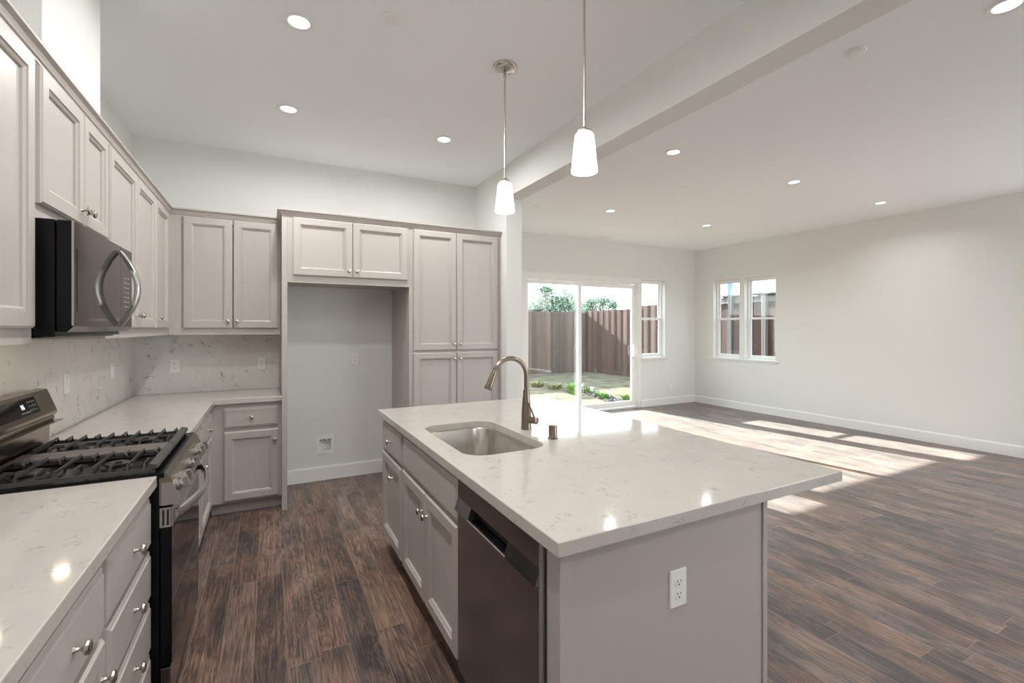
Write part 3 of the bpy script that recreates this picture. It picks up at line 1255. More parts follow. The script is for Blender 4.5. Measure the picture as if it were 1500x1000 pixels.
def tq(bm, y0, y1, t0, t1, c0, c1):
    p = [TL(y, t, c) for c in (c0, c1) for t in (t0, t1) for y in (y0, y1)]
    vs = [bm.verts.new(q) for q in p]
    for f in ((0, 1, 3, 2), (4, 5, 7, 6), (0, 1, 5, 4), (2, 3, 7, 6), (0, 2, 6, 4), (1, 3, 7, 5)):
        bm.faces.new([vs[i] for i in f])


bm = BM()
tq(bm, 2.30, 2.745, .020, .092, -.001, .0015)
ds = obj('display_panel', bm, BLACKGLASS, bg)
bm = BM()
SEG = {'a': (0, .0085, .017, .019), 'g': (0, .0085, .0085, .0105), 'd': (0, .0085, 0, .002),
       'f': (0, .002, .0095, .019), 'b': (.0065, .0085, .0095, .019), 'e': (0, .002, 0, .0095), 'c': (.0065, .0085, 0, .0095)}
for y0, segs in ((2.600, 'abcdefg'), (2.615, 'acdefg')):
    for sg in segs:
        a, b, c, d = SEG[sg]
        tq(bm, y0 + a, y0 + b, .050 + c, .050 + d, .0014, .0020)
obj('clock_digits', bm, DISPLAY, ds)
bm = BM()
for k in range(4):
    tq(bm, 2.585 + k * .020, 2.597 + k * .020, .032, .036, .0014, .0018)
for r in range(3):
    for k in range(4):
        tq(bm, 2.665 + k * .018, 2.670 + k * .018, .036 + r * .018, .040 + r * .018, .0014, .0018)
obj('touch_marks', bm, PRINT, ds)
# grates: two cast grates and a centre plate
def bar(bm, p, q, w=.009, h=.012):
    p, q = Vector(p), Vector(q)
    d = (q - p).normalized()
    s = d.cross(Vector((0, 0, 1))).normalized() * w / 2
    up = Vector((0, 0, h / 2))
    ring = [(-s - up), (s - up), (s * .7 + up), (-s * .7 + up)]
    A = [bm.verts.new(p + r) for r in ring]
    B = [bm.verts.new(q + r) for r in ring]
    for i in range(4):
        bm.faces.new((A[i], A[(i + 1) % 4], B[(i + 1) % 4], B[i]))
    bm.faces.new(list(reversed(A)))
    bm.faces.new(B)


def grate(y0, y1, f0, f1):
    bm = BM()
    x0, x1 = -.885, -.385
    zr, zt = .933, .955
    for y in (y0, y1):
        bar(bm, (x0, y, zr), (x1, y, zr), .010, .014)
    bar(bm, (x0, y0, zr), (x0, y1, zr), .010, .014)
    n = 10
    for k in range(n):
        x = x0 + (x1 - x0) * (k + .45) / n
        if k % 2 == 0:
            bar(bm, (x, y0, zr), (x, y0 + .014, zt), .0075, .010)
            bar(bm, (x, y0 + .012, zt), (x, y1 - .012, zt), .0075, .010)
            bar(bm, (x, y1, zr), (x, y1 - .014, zt), .0075, .010)
        else:
            for ys_, sg in ((y0, 1), (y1, -1)):
                bar(bm, (x, ys_, zr), (x, ys_ + sg * .014, zt), .0075, .010)
                bar(bm, (x, ys_ + sg * .012, zt), (x, ys_ + sg * .085, zt), .0075, .010)
                bar(bm, (x, ys_ + sg * .083, zt), (x + .014, ys_ + sg * .100, zt - .006), .0075, .010)
    for x in (x0, x1):
        for y in (y0, y1):
            box(bm, (x - .007, y - .007, .9215), (x + .007, y + .007, zr))
    # wide slanted front bar
    A = [(x1 - .010, .958), (x1 + .014, .951), (x1 + .016, .938), (x1 - .010, .934)]
    P = [bm.verts.new((x, f0, z)) for x, z in A]
    Q = [bm.verts.new((x, f1, z)) for x, z in A]
    for i in range(4):
        bm.faces.new((P[i], P[(i + 1) % 4], Q[(i + 1) % 4], Q[i]))
    bm.faces.new(P)
    bm.faces.new(Q)
    return obj('grate', bm, IRON, u)


grate(2.163, 2.448, 2.156, 2.520)
grate(2.596, 2.882, 2.524, 2.890)
bm = BM()
box(bm, (-.885, 2.460, .926), (-.402, 2.584, .948), .004)
box(bm, (-.80, 2.47, .9215), (-.48, 2.575, .926))
obj('centre_plate', bm, GRIDDLE, u)
for x, y, r in ((-.77, 2.30, .045), (-.52, 2.30, .038), (-.77, 2.745, .038), (-.52, 2.745, .048)):
    bm = BM()
    lathe(bm, (x, y, .9215), (0, 0, 1), [(r + .012, 0), (r + .010, .006), (r * .75, .008), (r * .75, .012), (r, .013), (r, .020), (r * .8, .023), (.005, .024)], 24)
    obj('burner', bm, IRON, u, smooth=40)
# control panel, sloped
bm = BM()
CP = [(-.362, .9205), (-.345, .9205), (-.328, .905), (-.300, .812), (-.304, .800), (-.362, .800)]
A = [bm.verts.new((x, RY0, z)) for x, z in CP]
B = [bm.verts.new((x, RY1, z)) for x, z in CP]
for i in range(len(CP)):
    j = (i + 1) % len(CP)
    bm.faces.new((A[i], A[j], B[j], B[i]))
bm.faces.new(A)
bm.faces.new(B)
cp = obj('control_panel', bm, BACKSTEEL, u)
for y0, y1 in ((RY0 - .0015, RY0 + .016), (RY1 - .016, RY1 + .0015)):
    bm = BM()
    pf = [(-.3555, .884), (-.3205, .884), (-.2985, .812), (-.3025, .799), (-.3555, .799)]
    A = [bm.verts.new((x, y0, z)) for x, z in pf]
    B = [bm.verts.new((x, y1, z)) for x, z in pf]
    for i in range(5):
        bm.faces.new((A[i], A[(i + 1) % 5], B[(i + 1) % 5], B[i]))
    bm.faces.new(A)
    bm.faces.new(B)
    bmesh.ops.inset_region(bm, faces=[f for f in bm.faces if len(f.verts) == 5], thickness=.007, depth=-.0006)
    obj('end_cap', bm, STEEL, cp)
kn_n = Vector((.093, 0, .028)).normalized()
kn_t = Vector((-.028, 0, .093)).normalized()
for y in (2.205, 2.300, 2.52, 2.745, 2.838):
    bm = BM()
    c = Vector((-.314, y, .856))
    lathe(bm, c, kn_n, [(.026, 0), (.026, .003), (.0225, .005), (.0225, .017), (.021, .019)], 24)
    vs = []
    for dc, sh in ((.018, 1.0), (.036, .93)):
        for dy, dz in ((-.0115, -.0195), (-.0085, -.0225), (.0085, -.0225), (.0115, -.0195), (.0115, .0195), (.0085, .0225), (-.0085, .0225), (-.0115, .0195)):
            vs.append(bm.verts.new(c + kn_t * dz * sh + Vector((0, dy * sh, 0)) + kn_n * dc))
    for i in range(8):
        bm.faces.new((vs[i], vs[(i + 1) % 8], vs[8 + (i + 1) % 8], vs[8 + i]))
    bm.faces.new(vs[8:])
    obj('control_knob', bm, STEEL, cp, smooth=30)
# oven door
bm = BM()
OD = Fr((-.361, 0, 0), (0, 1, 0), (1, 0, 0))
OD.box(bm, RY0 + .004, RY1 - .004, .195, .792, 0, .034, .003)
od = obj('oven_door', bm, BLACK, u)
bm = BM()
OD.box(bm, RY0 + .006, RY1 - .006, .200, .715, .0345, .0375, .001)
obj('door_glass', bm, OVENGLASS, od)
bm = BM()
OD.box(bm, RY0 + .004, RY1 - .004, .716, .790, .0345, .040, .002)
for y in (RY0 + .001, RY1 - .013):
    OD.box(bm, y, y + .012, .716, .790, 0.0, .0345)
for k in range(3):
    pass
obj('door_top_trim', bm, STEEL, od)
for y in (RY0 + .0002, RY1 - .0012):
    for c in (.008, .022):
        bm = BM()
        OD.box(bm, y, y + .001, .724, .782, c, c + .006)
        obj('vent_slot', bm, DARKGAP, od)
bm = BM()
hp = []
for k in range(17):
    t = k / 16
    y = RY0 + .03 + (RY1 - RY0 - .06) * t
    hp.append((-.320 + .060 * math.sin(PI * t) ** .85 if 0 < t < 1 else -.322, y, .752))
pv = []
for i, p in enumerate(hp):
    pv.append(p)
prev = None
for p in pv:
    x, y, z = p
    cur = [bm.verts.new((x + a, y, z + b)) for a, b in ((0, -.018), (.011, -.015), (.016, 0), (.011, .015), (0, .018), (-.007, 0))]
    if prev:
        for k in range(6):
            bm.faces.new((prev[k], prev[(k + 1) % 6], cur[(k + 1) % 6], cur[k]))
    else:
        bm.faces.new(cur)
    prev = cur
bm.faces.new(prev)
obj('oven_handle', bm, STEEL, od, smooth=50)
bm = BM()
OD.box(bm, RY0 + .004, RY1 - .004, .055, .188, 0, .034, .003)
dr = obj('storage_drawer', bm, DARKSTEEL, u)

# ------------------------------------------------------------------ microwave
MF = Fr((-.64, 0, 0), (0, 1, 0), (1, 0, 0))
MY0, MY1, MZ0, MZ1 = 2.118, 2.882, 1.432, 1.832
u = thing('over_range_microwave', 'over-the-range microwave with bronze mirror front and black side', 'microwave', (-.8, 2.5, MZ0))
bm = BM()
box(bm, (-.978, MY0, MZ0), (-.645, MY1, MZ1), .002)
obj('microwave_body', bm, BLACK, u)
bm = BM()
P = [(0, 1.452), (.0, MZ1 - .001), (.042, MZ1 - .001), (.042, 1.470), (.024, 1.448)]


def mprism(y0, y1):
    A = [bm.verts.new(MF(y0, z, c)) for c, z in P]
    B = [bm.verts.new(MF(y1, z, c)) for c, z in P]
    n = len(P)
    for i in range(n):
        bm.faces.new((A[i], A[(i + 1) % n], B[(i + 1) % n], B[i]))
    bm.faces.new(A)
    bm.faces.new(B)


mprism(MY0, 2.688)
md = obj('microwave_door', bm, BLACK, u)
bm = BM()
mprism(2.690, MY1)
mc = obj('control_panel', bm, BLACK, u)
for (y0, y1, par) in ((MY0 + .003, 2.688, md), (2.690, MY1, mc)):
    bm = BM()
    MF.box(bm, y0, y1, 1.470, MZ1 - .001, .0415, .0435)
    pq = [MF(y, z, c) for y in (y0, y1) for z, c in ((1.4698, .0433), (1.449, .0255), (1.4475, .0255), (1.4685, .0433))]
    vs = [bm.verts.new(p) for p in pq]
    for f in ((0, 1, 5, 4), (1, 2, 6, 5), (2, 3, 7, 6), (3, 0, 4, 7), (0, 3, 2, 1), (4, 5, 6, 7)):
        bm.faces.new([vs[i] for i in f])
    obj('front_skin', bm, MIRRORSTEEL, par)
bm = BM()
MF.box(bm, MY0 - .001, MY0 + .003, 1.470, MZ1 - .001, .0385, .0440)
obj('edge_trim', bm, STEEL, md)
bm = BM()
MF.box(bm, 2.150, 2.655, 1.522, 1.738, .0437, .0445)
obj('window_glass', bm, SMOKED, md)
bm = BM()
for r in range(7):
    for k in range(3):
        MF.box(bm, 2.752 + k * .03, 2.764 + k * .03, 1.56 + r * .022, 1.565 + r * .022, .0436, .0441)
obj('touch_marks', bm, PRINT, mc)
bm = BM()
prev = None
N = 20
for k in range(N + 1):
    t = k / N
    z = 1.472 + (1.806 - 1.472) * t
    b = math.sin(PI * t) ** .9 if 0 < t < 1 else 0
    c = .043 + .066 * b
    w = .019
    cur = [bm.verts.new(MF(2.655 + a, z, c + d)) for a, d in ((-w, -.006), (w, -.006), (w, .009), (w * .7, .014), (-w * .7, .014), (-w, .009))]
    if prev:
        for i in range(6):
            bm.faces.new((prev[i], prev[(i + 1) % 6], cur[(i + 1) % 6], cur[i]))
    else:
        bm.faces.new(cur)
    prev = cur
bm.faces.new(prev)
obj('door_handle', bm, STEEL, md, smooth=50)
bm = BM()
box(bm, (-.95, MY0 + .03, MZ0 - .006), (-.66, MY1 - .03, MZ0 - .0005), .001)
gr = obj('underside_grille', bm, DARKSTEEL, u)
bm = BM()
lathe(bm, (-.84, MY0 + .10, MZ0 - .0062), (0, 0, -1), [(.026, 0), (.024, .003)], 16)
obj('hob_light', bm, UNDERLIGHT, u)
bm = BM()
lathe(bm, (-.80, 2.70, MZ0 - .0062), (0, 0, -1), [(.026, 0), (.024, .003)], 16)
obj('hob_light', bm, UNDERLIGHT, u)


# ------------------------------------------------------------------ outlets and switches
def plate_local(kind, cols=None):
    """wall plate in local coordinates, facing -Y, origin at its centre"""
    r = thing('wall_plate', 'x', 'outlet', (0, 0, 0))
    fr = Fr((0, 0, 0), (1, 0, 0), (0, -1, 0))
    bm = BM()
    w, h = .0355, .0575
    nested(bm, fr, -w, w, -h, h, [(0, 0), (0, .003), (.003, .006)])
    pl = obj('cover_plate', bm, PLASTIC, r)
    if kind == 'duplex':
        for zc in (-.0195, .0195):
            bm = BM()
            pts = [(.0165 * math.cos(2 * PI * k / 20), .0145 * math.sin(2 * PI * k / 20)) for k in range(20)]
            rings(bm, [[fr(a, zc + b, .005) for a, b in pts], [fr(a, zc + b, .0075) for a, b in pts]], True)
            rc = obj('receptacle', bm, PLASTIC, r)
            bm = BM()
            fr.box(bm, -.0075, -.0050, zc + .000, zc + .008, .007, .0080)
            fr.box(bm, .0050, .0075, zc + .001, zc + .007, .007, .0080)
            lathe(bm, fr(0, zc - .0065, .007), fr.n, [(.0026, 0), (.0026, .001)], 10)
            obj('slots', bm, SLOT, rc)
    elif kind == 'rocker':
        bm = BM()
        nested(bm, fr, -.0165, .0165, -.033, .033, [(0, .005), (0, .008), (.002, .0095)])
        obj('rocker', bm, PLASTIC, r)
    elif kind == 'coax':
        bm = BM()
        lathe(bm, fr(0, 0, .005), fr.n, [(.006, 0), (.006, .008), (.002, .008)], 12)
        obj('socket', bm, SLOT, r)
    elif kind == 'blank':
        bm = BM()
        for zc in (-.042, .042):
            lathe(bm, fr(0, zc, .0055), fr.n, [(.003, 0), (.003, .0012)], 10)
        obj('screws', bm, PRINT, r)
    return r


def place_plate(root, loc, rz, label, cat, first):
    if first:
        o = root
        o.location = loc
        o['label'] = label
    else:
        o = dup(root, loc, label)
    o['category'] = cat
    o.rotation_euler = (0, 0, rz)
    return o


OUT = [((-.706, 4.7995, 1.143), 0, 'white outlet on the back-wall backsplash nearer the corner'),
       ((-.061, 4.7995, 1.143), 0, 'white outlet on the back-wall backsplash beside the tall end panel'),
       ((.758, YB - .0005, 1.160), 0, 'white outlet high on the wall inside the fridge bay'),
       ((XR - .0005, 4.394, .353), PI / 2, 'low white outlet on the right wall, the one nearest the windows'),
       ((XR - .0005, 2.141, .351), PI / 2, 'low white outlet on the right wall close to the right photo edge'),
       ((6.869, YF - .0005, .326), 0, 'low white outlet on the far wall below the small window'),
       ((1.119, 1.0355, .660), 0, 'white outlet on the grey end panel of the island')]
dp = plate_local('duplex')
for i, (l, r, lab) in enumerate(OUT):
    place_plate(dp, l, r, lab, 'outlet', i == 0)
rk = plate_local('rocker')
place_plate(rk, (-.9795, 3.365, 1.162), PI / 2, 'white rocker switch on the left backsplash just past the range', 'switch', True)
place_plate(rk, (-.9795, 4.204, 1.167), PI / 2, 'white rocker switch on the left backsplash near the back corner', 'switch', False)
cx = plate_local('coax')
place_plate(cx, (XR - .0005, 2.645, .354), PI / 2, 'low white plate with a cable socket on the right wall', 'wall plate', True)
bl = plate_local('blank')
place_plate(bl, (XR - .0005, 2.651, 1.58), PI / 2, 'blank white plate at eye height on the right wall', 'wall plate', True)

# recessed water box in the fridge bay
u = thing('water_outlet_box', 'white recessed water valve box low in the fridge bay', 'valve box', (.483, YB, .25))
bm = BM()
a0, a1, b0_, b1_ = .402, .562, .248, .432
fr = BACK
i0, i1, j0, j1 = ICE[0] + .001, ICE[1] - .001, ICE[2] + .001, ICE[3] - .001
rings(bm, [[fr(a0, b0_, .001), fr(a1, b0_, .001), fr(a1, b1_, .001), fr(a0, b1_, .001)],
           [fr(a0, b0_, .006), fr(a1, b0_, .006), fr(a1, b1_, .006), fr(a0, b1_, .006)],
           [fr(i0, j0, .006), fr(i1, j0, .006), fr(i1, j1, .006), fr(i0, j1, .006)],
           [fr(i0, j0, -.08), fr(i1, j0, -.08), fr(i1, j1, -.08), fr(i0, j1, -.08)]], True)
obj('box_frame', bm, PLASTIC, u)
bm = BM()
lathe(bm, (.487, YB + .06, .372), (0, -1, 0), [(.012, 0), (.012, .03), (.006, .032), (.006, .05)], 12)
obj('valve', bm, NICKEL, u, smooth=40)

# ------------------------------------------------------------------ ceiling fittings
def downlight():
    r = thing('recessed_light', 'x', 'ceiling light', (0, 0, 0))
    bm = BM()
    lathe(bm, (0, 0, -.0005), (0, 0, -1), [(.073, 0), (.073, .003), (.069, .006), (.056, .005), (.052, .0025)], 32, True, False)
    t = obj('trim_ring', bm, TRIM, r, smooth=40)
    bm = BM()
    lathe(bm, (0, 0, -.0022), (0, 0, -1), [(.0525, 0), (.0525, .0006)], 24)
    obj('lens', bm, LENS, r)
    ld = bpy.data.lights.new('led', 'AREA')
    ld.shape = 'DISK'
    ld.size = .10
    ld.energy = LAMP
    ld.spread = math.radians(148)
    ld.color = (1.0, .985, .968)
    lo = bpy.data.objects.new('led', ld)
    COL.objects.link(lo)
    lo.location = (0, 0, -.008)
    lo.parent = r
    return r


DL = [((.138, 2.647, ZK), 'recessed ceiling light above the range side, larger and nearer in the kitchen'),
      ((.125, 3.732, ZK), 'recessed kitchen ceiling light in front of the back upper cabinets'),
      ((1.304, 3.725, ZK), 'recessed kitchen ceiling light in front of the pantry'),
      ((3.129, 2.94, ZL), 'recessed living room light nearest the hanging pendants'),
      ((4.89, 2.95, ZL), 'recessed living room light, middle one of the three in the nearer row'),
      ((6.644, 2.95, ZL), 'recessed living room light nearest the right wall'),
      ((3.963, 4.79, ZL), 'recessed living room light in front of the sliding door, farther row'),
      ((5.792, 4.80, ZL), 'recessed living room light in the farther row toward the right wall windows'),
      ((3.118, .868, ZL), 'recessed ceiling light at the top right photo corner'),
      ((.13, 1.56, ZK), 'recessed kitchen ceiling light above the near left worktop, outside the frame'),
      ((.13, .475, ZK), 'recessed kitchen ceiling light beside the viewpoint, over the aisle, outside the frame'),
      ((1.30, -1.0, ZK), 'unseen recessed kitchen ceiling light added behind the viewpoint, beside the beam'),  # from here on: unseen lights added for brightness, extending the visible rows
      ((4.89, .868, ZL), 'unseen recessed living room light added right of the frame, middle of its row'),
      ((3.118, -1.3, ZL), 'unseen recessed living room light added behind the viewpoint, beside the beam'),
      ((6.644, -1.3, ZL), 'unseen recessed living room light added behind the viewpoint, by the right wall')]
dl = downlight()
LLED = [c for c in dl.children if c.type == 'LIGHT'][0].data
KLED = LLED.copy()
KLED.energy = LAMP_K
KLED.spread = math.radians(174)
for i, (l, lab) in enumerate(DL):
    if i == 0:
        dl.location = l
        dl['label'] = lab
        r = dl
    else:
        r = dup(dl, l, lab)
    led = [c for c in r.children if c.type == 'LIGHT'][0]
    led.data = KLED if l[2] == ZK else LLED


def disc(name, loc, r, h, label, cat, m=PLASTIC):
    bm = BM()
    lathe(bm, (loc[0], loc[1], loc[2] - .0003), (0, 0, -1), [(r, 0), (r, h * .6), (r * .9, h), (r * .3, h * 1.05)], 28)
    return tag(obj(name, bm, m, smooth=40), label, cat)


disc('ceiling_cover', (.558, 2.397, ZK), .048, .011, 'plain white round cover on the kitchen ceiling', 'ceiling cover')
disc('ceiling_cover', (2.894, 1.405, ZL), .052, .011, 'plain white round cover on the living room ceiling near the beam', 'ceiling cover')
disc('sprinkler_cover', (2.987, 5.024, ZL), .042, .010, 'tiny sprinkler cover on the ceiling beside the partition wall top', 'sprinkler cover')
disc('sprinkler_cover', (6.684, 5.071, ZL), .042, .010, 'tiny sprinkler cover on the ceiling near the far right corner', 'sprinkler cover')
u = thing('ceiling_vent', 'slim ceiling air vent above the sliding door', 'vent', (4.92, 6.25, ZL))
bm = BM()
for (a, b, c, d) in ((4.76, 5.08, 6.17, 6.19), (4.76, 5.08, 6.31, 6.33), (4.76, 4.78, 6.19, 6.31), (5.06, 5.08, 6.19, 6.31)):
    box(bm, (a, c, ZL - .008), (b, d, ZL - .0004))
obj('vent_frame', bm, PLASTIC, u)
bm = BM()
for k in range(6):
    y = 6.20 + k * .02
    v = [bm.verts.new(p) for p in ((4.78, y, ZL - .002), (5.06, y, ZL - .002), (5.06, y + .012, ZL - .009), (4.78, y + .012, ZL - .009),
                                   (4.78, y + .002, ZL - .002), (5.06, y + .002, ZL - .002), (5.06, y + .014, ZL - .009), (4.78, y + .014, ZL - .009))]
    for f in ((0, 1, 2, 3), (7, 6, 5, 4), (0, 4, 5, 1), (3, 2, 6, 7), (0, 3, 7, 4), (1, 5, 6, 2)):
        bm.faces.new([v[i] for i in f])
obj('louvres', bm, PLASTIC, u)
bm = BM()
box(bm, (4.78, 6.19, ZL - .0015), (5.06, 6.31, ZL - .0006))
obj('duct_opening', bm, DARKGAP, u)

# pendants
def pendant(x, y, label):
    u = thing('pendant_light', label, 'pendant light', (x, y, 2.165), 'glass pendants over the island')
    bm = BM()
    lathe(bm, (x, y, ZK - .0005), (0, 0, -1), [(.075, 0), (.075, .010), (.070, .016), (.060, .018), (.058, .026), (.035, .032), (.010, .036), (.010, .065)], 36)
    c = obj('canopy', bm, NICKEL, u, smooth=40)
    bm = BM()
    for a in (.4, .4 + PI):
        lathe(bm, (x + .042 * math.cos(a), y + .042 * math.sin(a), ZK - .028), (0, 0, -1), [(.005, 0), (.005, .008), (.003, .010)], 10)
    obj('screws', bm, NICKEL, c, smooth=40)
    bm = BM()
    tube(bm, [(x, y, ZK - .05), (x, y, 2.72), (x, y, 2.355)], .0055, 12)
    obj('rod', bm, NICKEL, u, smooth=60)
    bm = BM()
    lathe(bm, (x, y, 2.372), (0, 0, -1), [(.009, 0), (.012, .006), (.030, .016), (.034, .020), (.034, .026), (.02, .03), (.02, .06)], 24)
    obj('socket_cap', bm, NICKEL, u, smooth=40)
    bm = BM()
    lathe(bm, (x, y, 2.343), (0, 0, -1), [(.012, 0), (.034, .001), (.041, .006), (.0435, .014), (.060, .172), (.059, .176), (.056, .174), (.040, .016), (.033, .008), (.012, .006)], 36, False, False)
    obj('glass_shade', bm, SHADE, u, smooth=50)
    bm = BM()
    lathe(bm, (x, y, 2.285), (0, 0, -1), [(.012, 0), (.024, .02), (.030, .05), (.024, .075), (.008, .085)], 20)
    obj('bulb', bm, BULB, u, smooth=60)
    return u


pendant(1.270, 2.52, 'glass pendant farther from the viewer, its round canopy in view')
pendant(1.266, 1.712, 'glass pendant nearer the viewer, its rod leaving the top of the photo')

# ------------------------------------------------------------------ outdoors
def gz(x, y):
    if y < 7.5:
        return -.09
    return min(.05, -.09 + .14 * (y - 7.5) / 1.5)


bm = BM()
nx, ny = 70, 70
GX0, GX1, GY0, GY1 = -12.0, 22.0, 6.70, 36.0
g = {}
for i in range(nx + 1):
    for j in range(ny + 1):
        x = GX0 + (GX1 - GX0) * i / nx
        y = GY0 + (GY1 - GY0) * (j / ny) ** 1.8
        g[i, j] = bm.verts.new((x, y, gz(x, y) + .025 * noise.noise(Vector((x * 1.1, y * 1.1, 0)))))
for i in range(nx):
    for j in range(ny):
        bm.faces.new((g[i, j], g[i + 1, j], g[i + 1, j + 1], g[i, j + 1]))
v = [bm.verts.new(p) for p in ((7.75, 3.2, -.1), (22, 3.2, -.1), (22, 6.7, -.1), (7.75, 6.7, -.1))]
bm.faces.new(v)
structure('ground', bm, DIRT)
bm = BM()
box(bm, (7.72, -12, -.2), (22, 3.2, -.1))
structure('ground_bounce_slab', bm, CONCRETE)  # unseen pale slab added to bounce sunlight up through the side openings

FX, FYB = 9.28, 12.5


def board(bm, fr, a0, a1, z0, z1, c0, c1):
    fr.box(bm, a0, a1, z0, z1, c0, c1, .003)


u = thing('wooden_fence', 'weathered brown board fence across the back of the yard', 'fence', (2.6, FYB, .05))
FB = Fr((0, FYB, 0), (1, 0, 0), (0, -1, 0))
bm = BM()
x = -4.0
k = 0
while x < FX - .02:
    w = .137
    board(bm, FB, x, min(x + w, FX), .20, 2.0 + random.uniform(-.012, .012), -.008 if k % 2 else 0, .010 if k % 2 else .018)
    x += .14
    k += 1
obj('fence_boards', bm, FENCE_B, u)
bm = BM()
FB.box(bm, -4, FX, -.02, .20, -.02, .018, .004)
obj('kickboard', bm, FENCE_B, u)
for x in (-3.5, -1.1, 1.3, 3.7, 6.1, 8.5):
    bm = BM()
    FB.box(bm, x - .045, x + .045, -.05, 2.0, -.12, -.025, .004)
    obj('post', bm, WEATHER, u)

u = thing('wooden_fence', 'reddish brown board fence along the side yard right of the house', 'fence', (FX, 7, 0))
FS = Fr((FX, 0, 0), (0, 1, 0), (-1, 0, 0))
bm = BM()
y = -3.0
k = 0
while y < FYB - .03:
    top = 2.03 if y > 9.8 else (2.10 if y > 8.2 else 2.17)
    z0 = .20 if y > 7.4 else .05
    board(bm, FS, y, min(y + .137, FYB - .02), z0, top + random.uniform(-.01, .01), -.010 if k % 2 else .004, .010 if k % 2 else .024)
    y += .14
    k += 1
obj('fence_boards', bm, FENCE_S, u)
bm = BM()
FS.box(bm, 7.4, FYB - .02, -.02, .20, -.02, .03, .004)
FS.box(bm, -3, 7.4, -.12, .05, -.02, .03, .004)
obj('kickboard', bm, FENCE_S, u)
bm = BM()
FS.box(bm, -3, 8.2, 2.02, 2.16, .026, .06, .004)
FS.box(bm, -3, 8.2, 2.18, 2.215, -.04, .09, .004)
obj('cap_rail', bm, WEATHER, u)
for y in (6.95, 6.15, 5.0, 3.2, 1.0):
    bm = BM()
    FS.box(bm, y - .045, y + .045, -.12, 2.18, .061, .15, .004)
    obj('post', bm, WEATHER, u)
for y, zz in ((8.9, .02), (11.9, .05)):
    bm = BM()
    FS.box(bm, y - .02, y + .02, zz - .06, zz + .16, .031, .06, .003)
    obj('stake', bm, WEATHER, u)


def tree(loc, crown, n, label, seed, leaf):
    rnd = random.Random(seed)
    u = thing('tree', label, 'tree', loc)
    bm = BM()
    x, y, z = loc
    top = max(c[2] for c in crown)
    tube(bm, [(x, y, z - .2), (x + .1, y, z + (top - z) * .4), (x - .05, y + .05, top - .3)], [.16, .12, .05], 8)
    for cx_, cy_, cz_, r in crown:
        tube(bm, [(x + .05, y, z + (top - z) * .35), ((x + cx_) / 2, (y + cy_) / 2, (z + cz_) / 2 + .6), (cx_, cy_, cz_)], [.08, .05, .02], 6)
    obj('trunk', bm, BARK, u)
    bm = BM()
    for q in range(n):
        cx_, cy_, cz_, r = rnd.choice(crown)
        d = Vector((rnd.gauss(0, 1), rnd.gauss(0, 1), rnd.gauss(0, 1))).normalized() * r * rnd.random() ** .45
        p = Vector((cx_, cy_, cz_)) + d
        a = Vector((rnd.gauss(0, 1), rnd.gauss(0, 1), rnd.gauss(0, 1))).normalized()
        b = a.orthogonal().normalized()
        s = leaf * rnd.uniform(.6, 1.2)
        m = p + a * s
        bm.faces.new([bm.verts.new(w) for w in (p, p + a * s * .5 + b * s * .32, m, p + a * s * .5 - b * s * .32)])
    obj('foliage', bm, LEAF, u)
    return u


def at(px, py, d):
    """a point at depth d seen towards a photo pixel; used to site the far trees"""
    th = math.radians(27.62)
    t = (px - 750) / 680.3
    return (d * (t * math.cos(th) + math.sin(th)), d * (math.cos(th) - t * math.sin(th)), 1.46 - (py - 481) / 680.3 * d)


D = 27
c = [at(797, 437, D) + (.75,), at(790, 449, D) + (.8,), at(806, 450, D + .5) + (.9,), at(820, 452, D) + (.8,), at(827, 437, D) + (.68,),
     at(832, 447, D) + (.75,), at(842, 458, D) + (.6,), at(780, 458, D) + (.6,), at(800, 426, D) + (.35,), at(812, 462, D) + (.9,)]
b = at(810, 530, D)
tree((b[0], b[1], 0.0), c, 5200, 'bushy grey-green tree behind the fence, seen in the left door panel', 3, .17)
D = 30
c = [at(872, 445, D) + (.6,), at(884, 440, D) + (.45,), at(893, 449, D) + (.6,), at(880, 452, D) + (.8,), at(862, 452, D) + (.5,), at(865, 443, D) + (.35,), at(899, 446, D) + (.3,)]
b = at(880, 530, D)
tree((b[0], b[1], 0.0), c, 2300, 'small dark tree behind the fence, seen in the right door panel', 5, .16)
D = 34
c = [at(858, 452, D) + (.6,), at(845, 459, D) + (.8,), at(770, 455, D) + (1.0,)]
tree((at(850, 530, D)[0], at(850, 530, D)[1], 0.0), c, 1500, 'low distant shrub top showing at the door mullion above the fence', 9, .18)


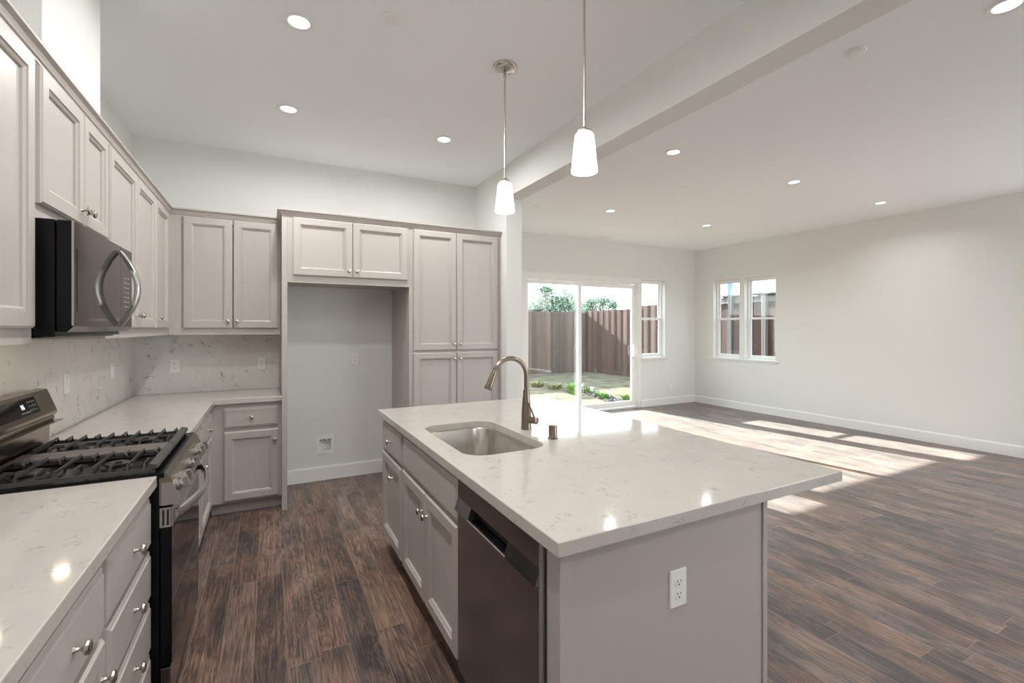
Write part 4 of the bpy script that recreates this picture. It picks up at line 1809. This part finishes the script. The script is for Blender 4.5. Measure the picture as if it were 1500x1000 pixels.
def weed(px, py, r, h, label, m, seed):
    rnd = random.Random(seed)
    th = math.radians(27.62)
    p = None
    z = -.05
    for _ in range(4):
        d = 680.3 * (1.46 - z) / (py - 481)
        p = at(px, py, d)
        z = gz(p[0], p[1])
    bm = BM()
    for k in range(60):
        a = rnd.uniform(0, 2 * PI)
        rr = r * rnd.random() ** .6
        bx, by = p[0] + rr * .5 * math.cos(a), p[1] + rr * .5 * math.sin(a)
        hh = h * rnd.uniform(.5, 1.0)
        out = Vector((math.cos(a), math.sin(a), 0)) * rr
        s = Vector((-math.sin(a), math.cos(a), 0)) * .022
        b0 = Vector((bx, by, z - .03))
        m1 = b0 + out * .4 + Vector((0, 0, hh * .7))
        t1 = b0 + out * .9 + Vector((0, 0, hh))
        v = [bm.verts.new(q) for q in (b0 - s * .5, b0 + s * .5, m1 + s, m1 - s, t1)]
        bm.faces.new((v[0], v[1], v[2], v[3]))
        bm.faces.new((v[3], v[2], v[4]))
    o = obj('weed_clump', bm, m)
    tag(o, label, 'weeds', 'weeds in the dirt yard')


weed(788, 566, .22, .18, 'faint green weed clump at the left of the yard, behind the faucet', WEEDDRY, 1)
weed(813, 570, .24, .2, 'yellowish dry weed clump in the yard right of the faucet', WEEDDRY, 2)
weed(840, 575, .2, .28, 'bushy green weed clump just left of the door mullion', WEED, 3)
weed(861, 575, .12, .2, 'small green weed clump just right of the door mullion', WEED, 4)
weed(883, 583, .18, .2, 'bright green weed clump in the middle of the right door panel', WEED, 5)
weed(918, 588, .12, .2, 'bright green weed clump beside the right edge of the sliding door', WEED, 6)

bm = BM()
rnd = random.Random(12)
for k in range(240):
    t = rnd.random()
    px = 850 + 80 * t
    py = 577 + 19 * t + rnd.uniform(-3, 3)
    p = at(px, py, 680.3 * 1.54 / (py - 481))
    r = rnd.uniform(.02, .06)
    s = bmesh.ops.create_icosphere(bm, subdivisions=1, radius=r, matrix=Matrix.Translation((p[0], p[1], gz(p[0], p[1]) + r * .1)))
    for v in s['verts']:
        v.co += Vector((rnd.uniform(-1, 1), rnd.uniform(-1, 1), rnd.uniform(-1, 1))) * r * .25
o = obj('rubble_stones', bm, STONE)
tag(o, 'scattered grey stones across the dirt outside the sliding door', 'stones')
o['kind'] = 'stuff'

# pole with its wire beyond the side fence
p = at(1069, 470, 21)
u = thing('utility_pole', 'blue-grey pole beyond the side fence, seen in the left of the paired windows', 'pole', (p[0], p[1], -.1))
bm = BM()
lathe(bm, (p[0], p[1], -.1), (0, 0, 1), [(.13, 0), (.11, 8.0)], 14)
obj('pole', bm, POLE, u, smooth=60)
a = Vector(at(905, 418, 24))
b = Vector((p[0], p[1], 2.75))
bm = BM()
tube(bm, [a + (b - a) * (k / 8) + Vector((0, 0, -.12 * math.sin(PI * k / 8))) for k in range(9)], .018, 6)
obj('wire', bm, SLOT, u)
